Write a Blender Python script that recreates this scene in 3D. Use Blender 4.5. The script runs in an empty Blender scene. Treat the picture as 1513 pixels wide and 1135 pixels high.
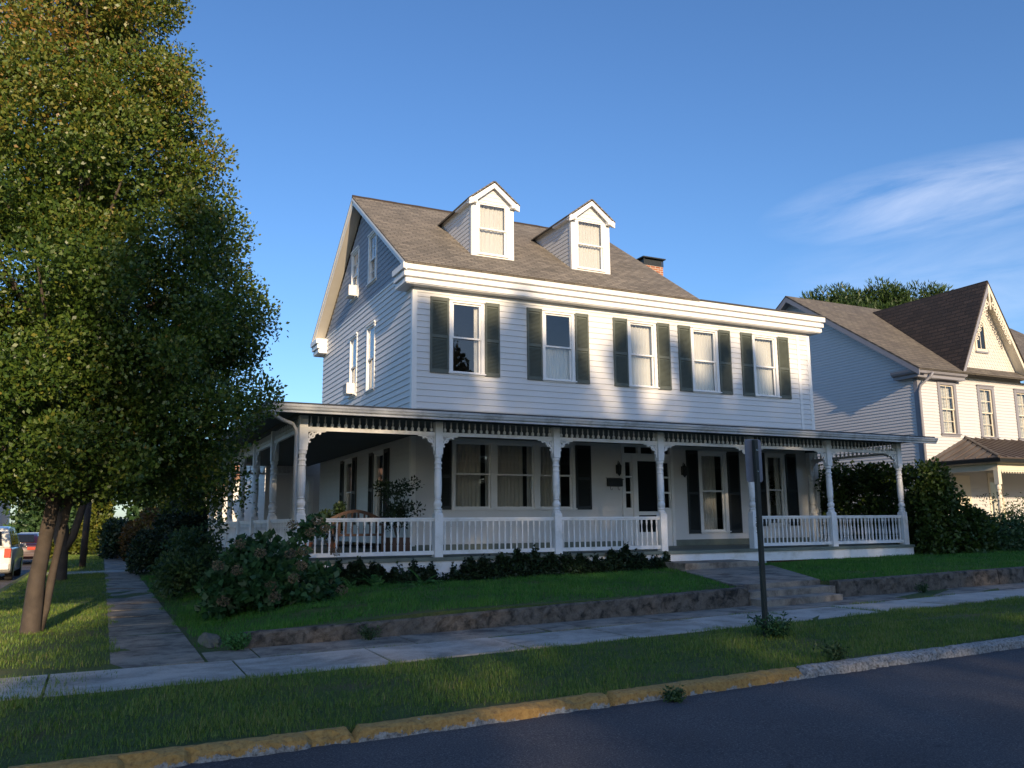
import bpy, bmesh, math, random
import numpy as np
from mathutils import Vector
random.seed(7); RNG = np.random.default_rng(7)
SC = bpy.context.scene
COL = SC.collection
R = math.radians

# ------------------------------------------------------------------ helpers
def tag(o, label=None, cat=None, group=None, kind=None):
    if label: o['label'] = label
    if cat: o['category'] = cat
    if group: o['group'] = group
    if kind: o['kind'] = kind
    return o

def empty(name, loc, label, cat, group=None):
    o = bpy.data.objects.new(name, None); COL.objects.link(o)
    o.location = loc; o.empty_display_size = .2
    return tag(o, label, cat, group)

class MB:
    def __init__(s, T=None): s.v = []; s.f = []; s.T = T; s.at = {}
    def pt(s, p):
        if s.T: p = s.T(*p)
        s.v.append((float(p[0]), float(p[1]), float(p[2]))); return len(s.v) - 1
    def face(s, pts): s.f.append([s.pt(p) for p in pts]); return s
    def box(s, a, b):
        x0, x1 = sorted((a[0], b[0])); y0, y1 = sorted((a[1], b[1])); z0, z1 = sorted((a[2], b[2]))
        i = [s.pt(p) for p in ((x0,y0,z0),(x1,y0,z0),(x1,y1,z0),(x0,y1,z0),(x0,y0,z1),(x1,y0,z1),(x1,y1,z1),(x0,y1,z1))]
        for q in ((0,3,2,1),(4,5,6,7),(0,1,5,4),(1,2,6,5),(2,3,7,6),(3,0,4,7)): s.f.append([i[k] for k in q])
        return s
    def slab(s, pts, t):
        P = [Vector(p) for p in pts]; n = (P[1]-P[0]).cross(P[2]-P[0]).normalized()
        a = [s.pt(p) for p in P]; b = [s.pt(p - n*t) for p in P]; k = len(P)
        s.f.append(a); s.f.append(b[::-1])
        for i in range(k): s.f.append([a[i], b[i], b[(i+1) % k], a[(i+1) % k]])
        return s
    def lathe(s, prof, c, seg=10, ax='z'):
        rings = []
        for r, h in prof:
            ring = []
            for k in range(seg):
                a = 2*math.pi*k/seg; u, w = r*math.cos(a), r*math.sin(a)
                p = (c[0]+u, c[1]+w, c[2]+h) if ax == 'z' else ((c[0]+h, c[1]+u, c[2]+w) if ax == 'x' else (c[0]+u, c[1]+h, c[2]+w))
                ring.append(s.pt(p))
            rings.append(ring)
        for a, b in zip(rings, rings[1:]):
            for k in range(seg): s.f.append([a[k], a[(k+1) % seg], b[(k+1) % seg], b[k]])
        s.f.append(rings[0][::-1]); s.f.append(rings[-1]); return s
    def tube(s, path, rad, seg=8, wob=0):
        rings = []; n = len(path)
        for i, p in enumerate(path):
            p = Vector(p); d = (Vector(path[min(i+1, n-1)]) - Vector(path[max(i-1, 0)])).normalized()
            a = d.cross(Vector((0, 1, .13))).normalized(); b = d.cross(a)
            r = rad[i] if hasattr(rad, '__len__') else rad
            rings.append([s.pt(p + (a*math.cos(t) + b*math.sin(t))*r*(1+wob*random.uniform(-1, 1))) for t in [2*math.pi*k/seg for k in range(seg)]])
        for a, b in zip(rings, rings[1:]):
            for k in range(seg): s.f.append([a[k], a[(k+1) % seg], b[(k+1) % seg], b[k]])
        s.f.append(rings[0][::-1]); s.f.append(rings[-1]); return s
    def sweep(s, path, prof, zf=None, closed_prof=True):
        """profile (out, z) along xy path, outward = right of travel, mitred"""
        n = len(path); rings = []
        for i, p in enumerate(path):
            def nd(a, b): d = Vector((b[0]-a[0], b[1]-a[1])).normalized(); return Vector((d[1], -d[0]))
            if i == 0: m = nd(path[0], path[1])
            elif i == n-1: m = nd(path[-2], path[-1])
            else:
                a = nd(path[i-1], p); b = nd(p, path[i+1]); m = (a+b); m = m/(1+a.dot(b))
            zz = zf(p[0], p[1]) if zf else 0
            rings.append([s.pt((p[0]+m[0]*o, p[1]+m[1]*o, z+zz)) for o, z in prof])
        k = len(prof)
        for a, b in zip(rings, rings[1:]):
            for j in range(k if closed_prof else k-1): s.f.append([a[j], b[j], b[(j+1) % k], a[(j+1) % k]])
        if closed_prof: s.f.append(rings[0]); s.f.append(rings[-1][::-1])
        return s
    def prism(s, poly, d0, d1, f):
        """poly in 2D, f(u,v,d) -> xyz"""
        a = [s.pt(f(u, v, d0)) for u, v in poly]; b = [s.pt(f(u, v, d1)) for u, v in poly]; k = len(poly)
        s.f.append(a[::-1]); s.f.append(b)
        for i in range(k): s.f.append([a[i], a[(i+1) % k], b[(i+1) % k], b[i]])
        return s
    def build(s, name, mat, parent=None, label=None, cat=None, group=None, kind=None, smooth=False, bevel=0, fix=True):
        me = bpy.data.meshes.new(name); me.from_pydata(s.v, [], s.f)
        if fix and len(s.f) < 60000:
            bm = bmesh.new(); bm.from_mesh(me)
            bmesh.ops.recalc_face_normals(bm, faces=bm.faces)
            if bevel:
                bmesh.ops.remove_doubles(bm, verts=bm.verts, dist=1e-5)
                es = [e for e in bm.edges if len(e.link_faces) == 2 and e.calc_face_angle(0) > .5]
                bmesh.ops.bevel(bm, geom=es, offset=bevel, segments=2, profile=.6, affect='EDGES')
            bm.to_mesh(me); bm.free()
        me.materials.append(mat)
        if smooth: me.polygons.foreach_set('use_smooth', [True]*len(me.polygons))
        me.update()
        o = bpy.data.objects.new(name, me); COL.objects.link(o)
        if parent is not None:
            o.parent = parent; o.matrix_parent_inverse.identity()
            L = wloc(parent)
            if L.length > 0: me.transform(__import__('mathutils').Matrix.Translation(-L))
        tag(o, label, cat, group, kind)
        return o

def wloc(o):
    L = Vector((0, 0, 0))
    while o is not None: L += o.location; o = o.parent
    return L

def copy_tree(o, parent=None):
    c = o.copy(); COL.objects.link(c)
    if parent is not None: c.parent = parent
    for ch in list(o.children): copy_tree(ch, c)
    return c

# ------------------------------------------------------------------ materials
def newmat(name):
    m = bpy.data.materials.new(name); m.use_nodes = True; nt = m.node_tree
    return m, nt, nt.nodes['Principled BSDF']
def N(nt, t, **k):
    n = nt.nodes.new(t)
    for a, b in k.items():
        if a.startswith('_'): setattr(n, a[1:], b)
        else: n.inputs[a].default_value = b
    return n
def ramp(nt, src, stops):
    r = nt.nodes.new('ShaderNodeValToRGB'); nt.links.new(src, r.inputs[0]); e = r.color_ramp.elements
    while len(e) < len(stops): e.new(.5)
    for el, (p, c) in zip(e, stops): el.position = p; el.color = (*c, 1) if len(c) == 3 else c
    return r
def mixc(nt, fac, a, b, mode='MIX'):
    m = nt.nodes.new('ShaderNodeMix'); m.data_type = 'RGBA'; m.blend_type = mode
    for s, v in ((m.inputs[0], fac), (m.inputs[6], a), (m.inputs[7], b)):
        if hasattr(v, 'links') or hasattr(v, 'is_output'): nt.links.new(v, s)
        else: s.default_value = v if not isinstance(v, tuple) else (*v, 1)
    return m.outputs[2]
def noise(nt, scale, detail=5, rough=.55, vec=None, dist=0):
    n = N(nt, 'ShaderNodeTexNoise', Scale=scale, Detail=detail, Roughness=rough, Distortion=dist)
    if vec is None:
        g = nt.nodes.new('ShaderNodeNewGeometry'); vec = g.outputs['Position']
    nt.links.new(vec, n.inputs['Vector']); return n
def bump(nt, b, src, strength=.3, dist=.01):
    bp = N(nt, 'ShaderNodeBump', Strength=strength, Distance=dist); nt.links.new(src, bp.inputs['Height'])
    nt.links.new(bp.outputs[0], b.inputs['Normal']); return bp
def simple(name, col, rough=.6, var=.12, scale=3., bs=.15, metal=0, spec=None, dirt=None, dscale=1.3):
    """base colour broken up by two noises, plus optional dirt stains"""
    m, nt, b = newmat(name)
    n = noise(nt, scale, 6); n2 = noise(nt, scale*14, 3)
    lo = tuple(c*(1-var) for c in col); hi = tuple(min(1, c*(1+var)) for c in col)
    r = ramp(nt, n.outputs[0], [(.3, lo), (.7, hi)])
    c = mixc(nt, .25, r.outputs[0], ramp(nt, n2.outputs[0], [(.3, lo), (.7, hi)]).outputs[0])
    if dirt:
        n3 = noise(nt, dscale, 8, .65)
        rr = ramp(nt, n3.outputs[0], [(.5, (0, 0, 0)), (.72, (1, 1, 1))])
        c = mixc(nt, rr.outputs[0], c, dirt)
    nt.links.new(c, b.inputs['Base Color']); b.inputs['Roughness'].default_value = rough
    b.inputs['Metallic'].default_value = metal
    if spec is not None: b.inputs['Specular IOR Level'].default_value = spec
    if bs: bump(nt, b, n2.outputs[0], bs, .004)
    return m
def leafmat(name, stops, trans=.35, rough=.5, spec=.4):
    m, nt, b = newmat(name)
    a = N(nt, 'ShaderNodeAttribute'); a.attribute_name = 'var'
    r = ramp(nt, a.outputs['Fac'], stops)
    nt.links.new(r.outputs[0], b.inputs['Base Color']); b.inputs['Roughness'].default_value = rough
    b.inputs['Specular IOR Level'].default_value = spec
    t = nt.nodes.new('ShaderNodeBsdfTranslucent'); nt.links.new(r.outputs[0], t.inputs[0])
    mx = N(nt, 'ShaderNodeMixShader', Fac=trans)
    nt.links.new(b.outputs[0], mx.inputs[1]); nt.links.new(t.outputs[0], mx.inputs[2])
    nt.links.new(mx.outputs[0], nt.nodes['Material Output'].inputs[0]); return m
def brickmat(name, c1, c2, mortar, sx, sy, vert=False, ms=.02, offset=.5, rough=.85, bs=.6, map_axes='xz', extra=None):
    m, nt, b = newmat(name)
    g = nt.nodes.new('ShaderNodeNewGeometry'); sp = nt.nodes.new('ShaderNodeSeparateXYZ'); nt.links.new(g.outputs['Position'], sp.inputs[0])
    cb = nt.nodes.new('ShaderNodeCombineXYZ')
    src = {'x': sp.outputs[0], 'y': sp.outputs[1], 'z': sp.outputs[2]}
    if map_axes[0] == 's':
        ad = N(nt, 'ShaderNodeMath', _operation='ADD'); nt.links.new(sp.outputs[0], ad.inputs[0]); nt.links.new(sp.outputs[1], ad.inputs[1]); nt.links.new(ad.outputs[0], cb.inputs[0])
    else: nt.links.new(src[map_axes[0]], cb.inputs[0])
    nt.links.new(src[map_axes[1]], cb.inputs[1])
    br = nt.nodes.new('ShaderNodeTexBrick'); nt.links.new(cb.outputs[0], br.inputs[0])
    br.inputs['Color1'].default_value = (*c1, 1); br.inputs['Color2'].default_value = (*c2, 1); br.inputs['Mortar'].default_value = (*mortar, 1)
    br.inputs['Scale'].default_value = 1; br.inputs['Brick Width'].default_value = sx; br.inputs['Row Height'].default_value = sy
    br.inputs['Mortar Size'].default_value = ms; br.inputs['Mortar Smooth'].default_value = .3; br.offset = offset
    n = noise(nt, 2.2, 7); n2 = noise(nt, 45, 4)
    c = mixc(nt, .55, br.outputs[0], ramp(nt, n.outputs[0], [(.3, (.62, .62, .62)), (.7, (1.25, 1.25, 1.25))]).outputs[0], 'MULTIPLY')
    c = mixc(nt, .6, c, ramp(nt, n2.outputs[0], [(.3, (.6, .6, .6)), (.7, (1.35, 1.35, 1.35))]).outputs[0], 'MULTIPLY')
    nt.links.new(c, b.inputs['Base Color']); b.inputs['Roughness'].default_value = rough
    mth = N(nt, 'ShaderNodeMath', _operation='MULTIPLY_ADD'); nt.links.new(br.outputs['Fac'], mth.inputs[0]); mth.inputs[1].default_value = -1; nt.links.new(n2.outputs[0], mth.inputs[2])
    bump(nt, b, mth.outputs[0], bs, .012)
    return m

M = {}
M['siding'] = simple('white_vinyl_siding', (.68, .68, .68), .5, .04, 1.2, .05, dirt=(.62, .64, .63), dscale=.9)
M['trim'] = simple('white_painted_trim', (.80, .80, .79), .42, .04, 4, .06)
M['porchwhite'] = simple('worn_white_porch_paint', (.78, .79, .80), .5, .06, 6, .12, dirt=(.55, .56, .53), dscale=3)
M['gableshingle'] = simple('pale_grey_blue_shingle_paint', (.27, .31, .38), .6, .1, 5, .1)
M['soffit'] = simple('beige_soffit', (.66, .63, .57), .6, .04, 3, .05)
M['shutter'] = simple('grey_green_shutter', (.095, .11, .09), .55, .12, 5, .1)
M['shadedshutter'] = simple('porch_shaded_shutter', (.025, .03, .03), .5, .15, 5, .1)  # grey-green shutter paint with the porch shade darkened into its colour
M['deckgreen'] = simple('grey_green_porch_paint', (.16, .19, .16), .6, .1, 4, .1, dirt=(.1, .11, .09))
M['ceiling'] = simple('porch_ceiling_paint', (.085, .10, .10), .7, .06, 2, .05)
M['roof'] = brickmat('asphalt_shingles_brown', (.25, .22, .18), (.15, .135, .112), (.08, .07, .06), .30, .085, ms=.012, map_axes='xz', bs=.8)
M['roofpale'] = brickmat('asphalt_shingles_grey', (.17, .15, .12), (.12, .105, .09), (.06, .055, .05), .32, .12, ms=.012, map_axes='xz', bs=.6)
M['roofdark'] = brickmat('asphalt_shingles_dark_brown', (.05, .036, .03), (.028, .022, .02), (.014, .012, .012), .42, .16, ms=.02, map_axes='yz', bs=.9)
M['porchroof'] = simple('dark_porch_roofing', (.045, .047, .052), .7, .25, 2, .2)
M['gutter'] = simple('grey_white_gutter', (.50, .52, .54), .45, .12, 2.5, .1, dirt=(.22, .23, .24), dscale=2.2)
M['brick'] = brickmat('red_brick', (.36, .13, .065), (.25, .085, .045), (.4, .36, .32), .22, .075, ms=.012, map_axes='sz')
M['chimbrick'] = brickmat('orange_chimney_brick', (.42, .16, .07), (.30, .10, .05), (.5, .42, .34), .22, .08, ms=.012, map_axes='sz')
M['whitebrick'] = brickmat('white_painted_brick', (.66, .68, .70), (.60, .62, .64), (.5, .52, .54), .22, .075, ms=.01, map_axes='sz', bs=.5)
M['lattice'] = simple('red_brown_lattice', (.17, .05, .04), .7, .2, 6, .1)
M['metaldark'] = simple('dark_metal', (.03, .033, .033), .45, .2, 6, .1, metal=.4)
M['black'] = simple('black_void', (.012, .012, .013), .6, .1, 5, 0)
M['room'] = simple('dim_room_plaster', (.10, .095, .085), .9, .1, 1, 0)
M['ac'] = simple('white_plastic', (.72, .72, .69), .4, .05, 8, .03)
M['bark'] = simple('grey_brown_bark', (.06, .047, .037), .9, .4, 7, .9, dirt=(.06, .05, .045), dscale=6)
M['wood'] = simple('brown_stained_wood', (.085, .042, .025), .5, .3, 8, .2)
M['polewood'] = simple('dark_creosote_wood', (.045, .035, .03), .85, .3, 9, .5)
M['terracotta'] = simple('terracotta', (.28, .11, .06), .8, .15, 9, .2)
M['nbsiding'] = simple('pale_grey_siding', (.56, .56, .57), .5, .03, 1.4, .05)
M['nbshingle'] = simple('cream_fishscale_shingle', (.60, .58, .54), .6, .06, 5, .1)
M['nbtrim'] = simple('grey_painted_trim', (.24, .24, .27), .5, .06, 4, .05)
M['cream'] = simple('cream_paint', (.70, .64, .52), .5, .05, 4, .05)
M['nbmetalroof'] = simple('brown_standing_seam_metal', (.115, .09, .075), .45, .1, 1.5, .05, metal=.2)
M['whitelow'] = simple('white_stucco', (.74, .73, .71), .8, .06, 2, .2)
M['farroof'] = simple('brown_far_roof', (.24, .14, .09), .8, .15, 2, .2)
M['tyre'] = simple('tyre_rubber', (.02, .02, .02), .8, .1, 5, .1)
M['chrome'] = simple('chrome', (.6, .6, .6), .25, .05, 5, 0, metal=1)
M['redlens'] = simple('red_lens', (.42, .05, .025), .2, .05, 5, 0)
M['plate'] = simple('number_plate', (.65, .66, .68), .4, .05, 5, 0)
M['post'] = simple('dark_green_sign_post', (.025, .03, .026), .55, .2, 9, .1)
M['signback'] = simple('aluminium_sign_back', (.20, .21, .25), .45, .1, 6, .08, metal=.35)
M['rock'] = simple('weathered_rock', (.15, .13, .10), .9, .35, 5, .9, dirt=(.08, .09, .05), dscale=4)
M['mulch'] = simple('dark_soil', (.045, .032, .022), .95, .4, 12, .8)

def carpaint(name, col):
    m, nt, b = newmat(name); b.inputs['Base Color'].default_value = (*col, 1)
    b.inputs['Roughness'].default_value = .35; b.inputs['Coat Weight'].default_value = .8; b.inputs['Coat Roughness'].default_value = .05
    n = noise(nt, 1.5, 4); bump(nt, b, n.outputs[0], .02, .01); return m
M['carwhite'] = carpaint('white_car_paint', (.66, .66, .63)); M['carmaroon'] = carpaint('maroon_car_paint', (.03, .004, .009))

def glass():
    m, nt, b = newmat('window_glass'); out = nt.nodes['Material Output']; nt.nodes.remove(b)
    t = N(nt, 'ShaderNodeBsdfTransparent', Color=(.93, .95, .95, 1)); g = N(nt, 'ShaderNodeBsdfGlossy', Roughness=.012, Color=(1, 1, 1, 1))
    lwt = N(nt, 'ShaderNodeLayerWeight', Blend=.5); pw = N(nt, 'ShaderNodeMath', _operation='POWER'); nt.links.new(lwt.outputs['Facing'], pw.inputs[0]); pw.inputs[1].default_value = 4; lw = N(nt, 'ShaderNodeMath', _operation='MULTIPLY_ADD'); nt.links.new(pw.outputs[0], lw.inputs[0]); lw.inputs[1].default_value = .85; lw.inputs[2].default_value = .075
    n = noise(nt, 1.6, 2); bp = N(nt, 'ShaderNodeBump', Strength=.06, Distance=.03); nt.links.new(n.outputs[0], bp.inputs['Height']); nt.links.new(bp.outputs[0], g.inputs['Normal'])
    mx = nt.nodes.new('ShaderNodeMixShader'); nt.links.new(lw.outputs[0], mx.inputs[0]); nt.links.new(t.outputs[0], mx.inputs[1]); nt.links.new(g.outputs[0], mx.inputs[2])
    nt.links.new(mx.outputs[0], out.inputs[0]); return m
M['glass'] = glass()
def darkglass():
    m, nt, b = newmat('car_glass'); b.inputs['Base Color'].default_value = (.015, .018, .02, 1); b.inputs['Roughness'].default_value = .06; return m
M['carglass'] = darkglass()
def curtain():
    m, nt, b = newmat('sheer_curtain_cloth'); b.inputs['Base Color'].default_value = (.86, .83, .76, 1); b.inputs['Roughness'].default_value = .9
    t = N(nt, 'ShaderNodeBsdfTranslucent', Color=(.8, .76, .7, 1)); tr = nt.nodes.new('ShaderNodeBsdfTransparent')
    n = noise(nt, 60, 2); mx = N(nt, 'ShaderNodeMixShader', Fac=.3); nt.links.new(b.outputs[0], mx.inputs[1]); nt.links.new(t.outputs[0], mx.inputs[2])
    m2 = N(nt, 'ShaderNodeMixShader', Fac=.05); nt.links.new(mx.outputs[0], m2.inputs[1]); nt.links.new(tr.outputs[0], m2.inputs[2])
    bump(nt, b, n.outputs[0], .2, .002)
    nt.links.new(m2.outputs[0], nt.nodes['Material Output'].inputs[0]); return m
M['curtain'] = curtain()

def asphalt():
    m, nt, b = newmat('road_asphalt')
    n = noise(nt, 75, 4, .8); n2 = noise(nt, .5, 6, .6); n3 = noise(nt, 700, 2); v = N(nt, 'ShaderNodeTexVoronoi', Scale=42); g = nt.nodes.new('ShaderNodeNewGeometry'); nt.links.new(g.outputs['Position'], v.inputs[0])
    c = ramp(nt, n.outputs[0], [(.34, (.022, .022, .026)), (.5, (.060, .058, .066)), (.66, (.16, .15, .15))])
    c2 = mixc(nt, .85, c.outputs[0], ramp(nt, n2.outputs[0], [(.3, (.62, .62, .66)), (.7, (1.35, 1.3, 1.25))]).outputs[0], 'MULTIPLY')
    sp = ramp(nt, v.outputs['Distance'], [(.10, (1, 1, 1)), (.22, (0, 0, 0))]); nr = N(nt, 'ShaderNodeMath', _operation='GREATER_THAN'); nt.links.new(v.outputs['Color'], nr.inputs[0]); nr.inputs[1].default_value = .70
    mu = N(nt, 'ShaderNodeMath', _operation='MULTIPLY'); nt.links.new(sp.outputs[0], mu.inputs[0]); nt.links.new(nr.outputs[0], mu.inputs[1])
    c3 = mixc(nt, mu.outputs[0], c2, (.26, .24, .22))
    # cracks: edges of large distorted cells, broken up
    dn = noise(nt, 2.5, 5); vm = nt.nodes.new('ShaderNodeVectorMath'); vm.operation = 'MULTIPLY_ADD'; nt.links.new(dn.outputs['Color'], vm.inputs[0]); vm.inputs[1].default_value = (.7, .7, 0); nt.links.new(g.outputs['Position'], vm.inputs[2])
    vc = N(nt, 'ShaderNodeTexVoronoi', Scale=.33); vc.feature = 'DISTANCE_TO_EDGE'; nt.links.new(vm.outputs[0], vc.inputs[0])
    ck = ramp(nt, vc.outputs['Distance'], [(.001, (1, 1, 1)), (.0045, (0, 0, 0))]); bk = ramp(nt, noise(nt, .9, 3).outputs[0], [(.50, (0, 0, 0)), (.60, (.75, .75, .75))])
    c3 = mixc(nt, mixc(nt, 1.0, ck.outputs[0], bk.outputs[0], 'MULTIPLY'), c3, (.012, .012, .014))
    nt.links.new(c3, b.inputs['Base Color']); b.inputs['Roughness'].default_value = .85; bump(nt, b, n.outputs[0], .6, .006); return m
M['asphalt'] = asphalt()
def concrete(name, base=(.56, .52, .47), dark=(.24, .225, .20), ds=1.3):
    m, nt, b = newmat(name)
    n = noise(nt, ds, 9, .68, dist=.4); n2 = noise(nt, 60, 4, .7); n3 = noise(nt, 7, 6, .7)
    c = ramp(nt, n.outputs[0], [(.36, dark), (.54, tuple(a*.8 for a in base)), (.72, base)])
    c = mixc(nt, .65, c.outputs[0], ramp(nt, n2.outputs[0], [(.3, (.68, .67, .66)), (.7, (1.25, 1.25, 1.25))]).outputs[0], 'MULTIPLY')
    st = ramp(nt, n3.outputs[0], [(.60, (0, 0, 0)), (.75, (.8, .8, .8))]); c = mixc(nt, st.outputs[0], c, tuple(a*.8 for a in dark))
    nt.links.new(c, b.inputs['Base Color']); b.inputs['Roughness'].default_value = .92; bump(nt, b, n2.outputs[0], .5, .006); return m
M['concrete'] = concrete('sidewalk_concrete')
M['concrete_old'] = concrete('grimy_old_concrete', (.34, .30, .25), (.09, .08, .07), 2.5)
M['wallconc'] = concrete('mossy_retaining_wall_concrete', (.165, .14, .115), (.018, .017, .014), 6.5)
def kerbmat():
    m, nt, b = newmat('kerb_peeling_yellow_paint')
    ay = N(nt, 'ShaderNodeAttribute'); ay.attribute_name = 'yel'; ah = N(nt, 'ShaderNodeAttribute'); ah.attribute_name = 'hgt'
    n = noise(nt, 9, 8, .75); n2 = noise(nt, 34, 6, .7); n3 = noise(nt, 1.6, 3)
    conc = ramp(nt, n2.outputs[0], [(.33, (.06, .055, .05)), (.47, (.26, .25, .235)), (.7, (.46, .455, .44))])
    yel = ramp(nt, n2.outputs[0], [(.3, (.16, .09, .04)), (.42, (.36, .20, .055)), (.7, (.52, .32, .10))])
    # paint survives where hgt + noise high
    a = N(nt, 'ShaderNodeMath', _operation='MULTIPLY_ADD'); nt.links.new(ah.outputs['Fac'], a.inputs[0]); a.inputs[1].default_value = .5; nt.links.new(n.outputs[0], a.inputs[2])
    a1 = N(nt, 'ShaderNodeMath', _operation='MULTIPLY_ADD'); nt.links.new(n3.outputs[0], a1.inputs[0]); a1.inputs[1].default_value = .75; nt.links.new(a.outputs[0], a1.inputs[2])
    r = ramp(nt, a1.outputs[0], [(.98, (0, 0, 0)), (1.0, (1, 1, 1))]); mm = N(nt, 'ShaderNodeMath', _operation='MULTIPLY'); nt.links.new(r.outputs[0], mm.inputs[0]); nt.links.new(ay.outputs['Fac'], mm.inputs[1])
    gg = N(nt, 'ShaderNodeMath', _operation='ADD'); gg.inputs[1].default_value = 0; nt.links.new(a1.outputs[0], gg.inputs[0])
    sub = N(nt, 'ShaderNodeMath', _operation='SUBTRACT'); nt.links.new(a1.outputs[0], sub.inputs[0]); sub.inputs[1].default_value = .12
    sub.inputs[1].default_value = .165; r2 = ramp(nt, sub.outputs[0], [(.965, (0, 0, 0)), (.98, (1, 1, 1))]); m3 = N(nt, 'ShaderNodeMath', _operation='MULTIPLY'); nt.links.new(r2.outputs[0], m3.inputs[0]); nt.links.new(ay.outputs['Fac'], m3.inputs[1])
    c = mixc(nt, m3.outputs[0], conc.outputs[0], yel.outputs[0])
    nt.links.new(c, b.inputs['Base Color']); b.inputs['Roughness'].default_value = .85; bump(nt, b, n2.outputs[0], .8, .012); return m
M['kerb'] = kerbmat()
def soilgrass():
    m, nt, b = newmat('lawn_turf')
    n = noise(nt, 1.1, 8, .62); n2 = noise(nt, 38, 5, .75)
    c = ramp(nt, n.outputs[0], [(.3, (.04, .07, .017)), (.5, (.065, .10, .022)), (.66, (.10, .095, .036)), (.8, (.11, .08, .048))])
    c = mixc(nt, .85, c.outputs[0], ramp(nt, n2.outputs[0], [(.25, (.35, .35, .35)), (.7, (1.7, 1.7, 1.6))]).outputs[0], 'MULTIPLY')
    nt.links.new(c, b.inputs['Base Color']); b.inputs['Roughness'].default_value = .95; bump(nt, b, n2.outputs[0], 1, .03); return m
M['turf'] = soilgrass()
M['grass'] = leafmat('grass_blades', [(0, (.055, .12, .018)), (.42, (.12, .21, .030)), (.75, (.22, .28, .055)), (.9, (.32, .29, .10)), (1, (.36, .30, .15))], .3)
M['grasslush'] = leafmat('lush_grass_blades', [(0, (.035, .13, .016)), (.5, (.07, .22, .026)), (.9, (.15, .29, .05)), (1, (.22, .27, .08))], .35)
M['pear'] = leafmat('pear_leaves', [(0, (.022, .055, .011)), (.32, (.065, .12, .018)), (.6, (.12, .175, .026)), (.85, (.23, .22, .036)), (1, (.30, .17, .04))], .35, .42, .5)
M['shrubleaf'] = leafmat('shrub_leaves', [(0, (.025, .06, .02)), (.5, (.05, .105, .034)), (.9, (.09, .15, .05)), (1, (.14, .18, .07))], .25)
M['hydleaf'] = leafmat('hydrangea_leaves', [(0, (.018, .06, .022)), (.5, (.035, .10, .036)), (1, (.075, .17, .06))], .25)
M['hydflower'] = leafmat('faded_hydrangea_petals', [(0, (.08, .06, .04)), (.5, (.20, .15, .10)), (1, (.30, .27, .15))], .2)
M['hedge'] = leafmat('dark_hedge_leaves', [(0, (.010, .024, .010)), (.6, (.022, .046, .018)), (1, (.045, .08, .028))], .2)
M['vine'] = leafmat('yellow_green_vine_leaves', [(0, (.06, .10, .014)), (.5, (.12, .15, .02)), (1, (.26, .22, .03))], .4)
M['rusty'] = leafmat('russet_leaves', [(0, (.06, .035, .012)), (.5, (.12, .07, .02)), (1, (.20, .14, .02))], .3)
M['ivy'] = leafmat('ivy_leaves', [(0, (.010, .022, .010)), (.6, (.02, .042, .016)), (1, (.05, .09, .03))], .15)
M['fern'] = leafmat('fern_fronds', [(0, (.05, .16, .04)), (1, (.10, .26, .07))], .35)
M['conifer'] = leafmat('pine_needles', [(0, (.02, .045, .012)), (.5, (.04, .08, .018)), (1, (.08, .12, .03))], .2)
M['hedgeR'] = leafmat('vine_hedge_leaves', [(0, (.025, .05, .010)), (.5, (.05, .09, .016)), (1, (.11, .16, .025))], .3)

# ------------------------------------------------------------------ foliage (many small leaves)
def leaf_object(name, P, D, L, W, var, mat, parent=None, **kw):
    """P base points, D directions (unit), L lengths, W widths"""
    n = len(P); rnd = RNG.normal(size=(n, 3)); S = np.cross(D, rnd); S /= np.linalg.norm(S, axis=1)[:, None]+1e-9
    U = np.cross(S, D)
    L = np.broadcast_to(L, (n,))[:, None]; W = np.broadcast_to(W, (n,))[:, None]
    V = np.empty((n, 4, 3)); V[:, 0] = P; V[:, 1] = P + D*L*.45 + S*W*.5 + U*W*.18; V[:, 2] = P + D*L - U*W*.15; V[:, 3] = P + D*L*.45 - S*W*.5 + U*W*.18
    if parent is not None: V -= np.array(wloc(parent))
    me = bpy.data.meshes.new(name); me.vertices.add(4*n); me.vertices.foreach_set('co', V.ravel())
    me.loops.add(4*n); me.loops.foreach_set('vertex_index', np.arange(4*n)); me.polygons.add(n)
    me.polygons.foreach_set('loop_start', np.arange(0, 4*n, 4)); me.update(calc_edges=True)
    a = me.attributes.new('var', 'FLOAT', 'FACE'); a.data.foreach_set('value', np.clip(var, 0, 1).astype(np.float32))
    me.materials.append(mat); o = bpy.data.objects.new(name, me); COL.objects.link(o)
    if parent is not None: o.parent = parent
    return tag(o, **kw)
def unit(n):
    v = RNG.normal(size=(n, 3)); return v/np.linalg.norm(v, axis=1)[:, None]
def clumps(C, rad, per, flat=.8, shell=.55):
    """leaf points gathered round clump centres; returns points and outward dirs"""
    C = np.asarray(C); k = len(C); n = k*per
    c = np.repeat(C, per, 0); r = np.repeat(np.broadcast_to(rad, (k,)), per)
    d = unit(n); q = (shell + (1-shell)*RNG.random(n))
    q = np.where(RNG.random(n) < .75, q, RNG.random(n)*1.15)
    P = c + d*(r*q)[:, None]*np.array([1, 1, flat]); return P, d
def canopy(name, mat, parent, C, rad, per, L, W, droop=0, var0=None, up=.25, **kw):
    P, d = clumps(C, rad, per); n = len(P)
    D = d*.7 + unit(n)*.8 + np.array([0, 0, up-droop]); D /= np.linalg.norm(D, axis=1)[:, None]
    cv = np.repeat(RNG.normal(0, .10, len(C)), per)
    v = .42 + cv + RNG.normal(0, .17, n)
    if var0 is not None: v = v + var0(P)
    s = RNG.uniform(.7, 1.25, n)
    return leaf_object(name, P, D, L*s, W*s, v, mat, parent, **kw)

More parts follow.
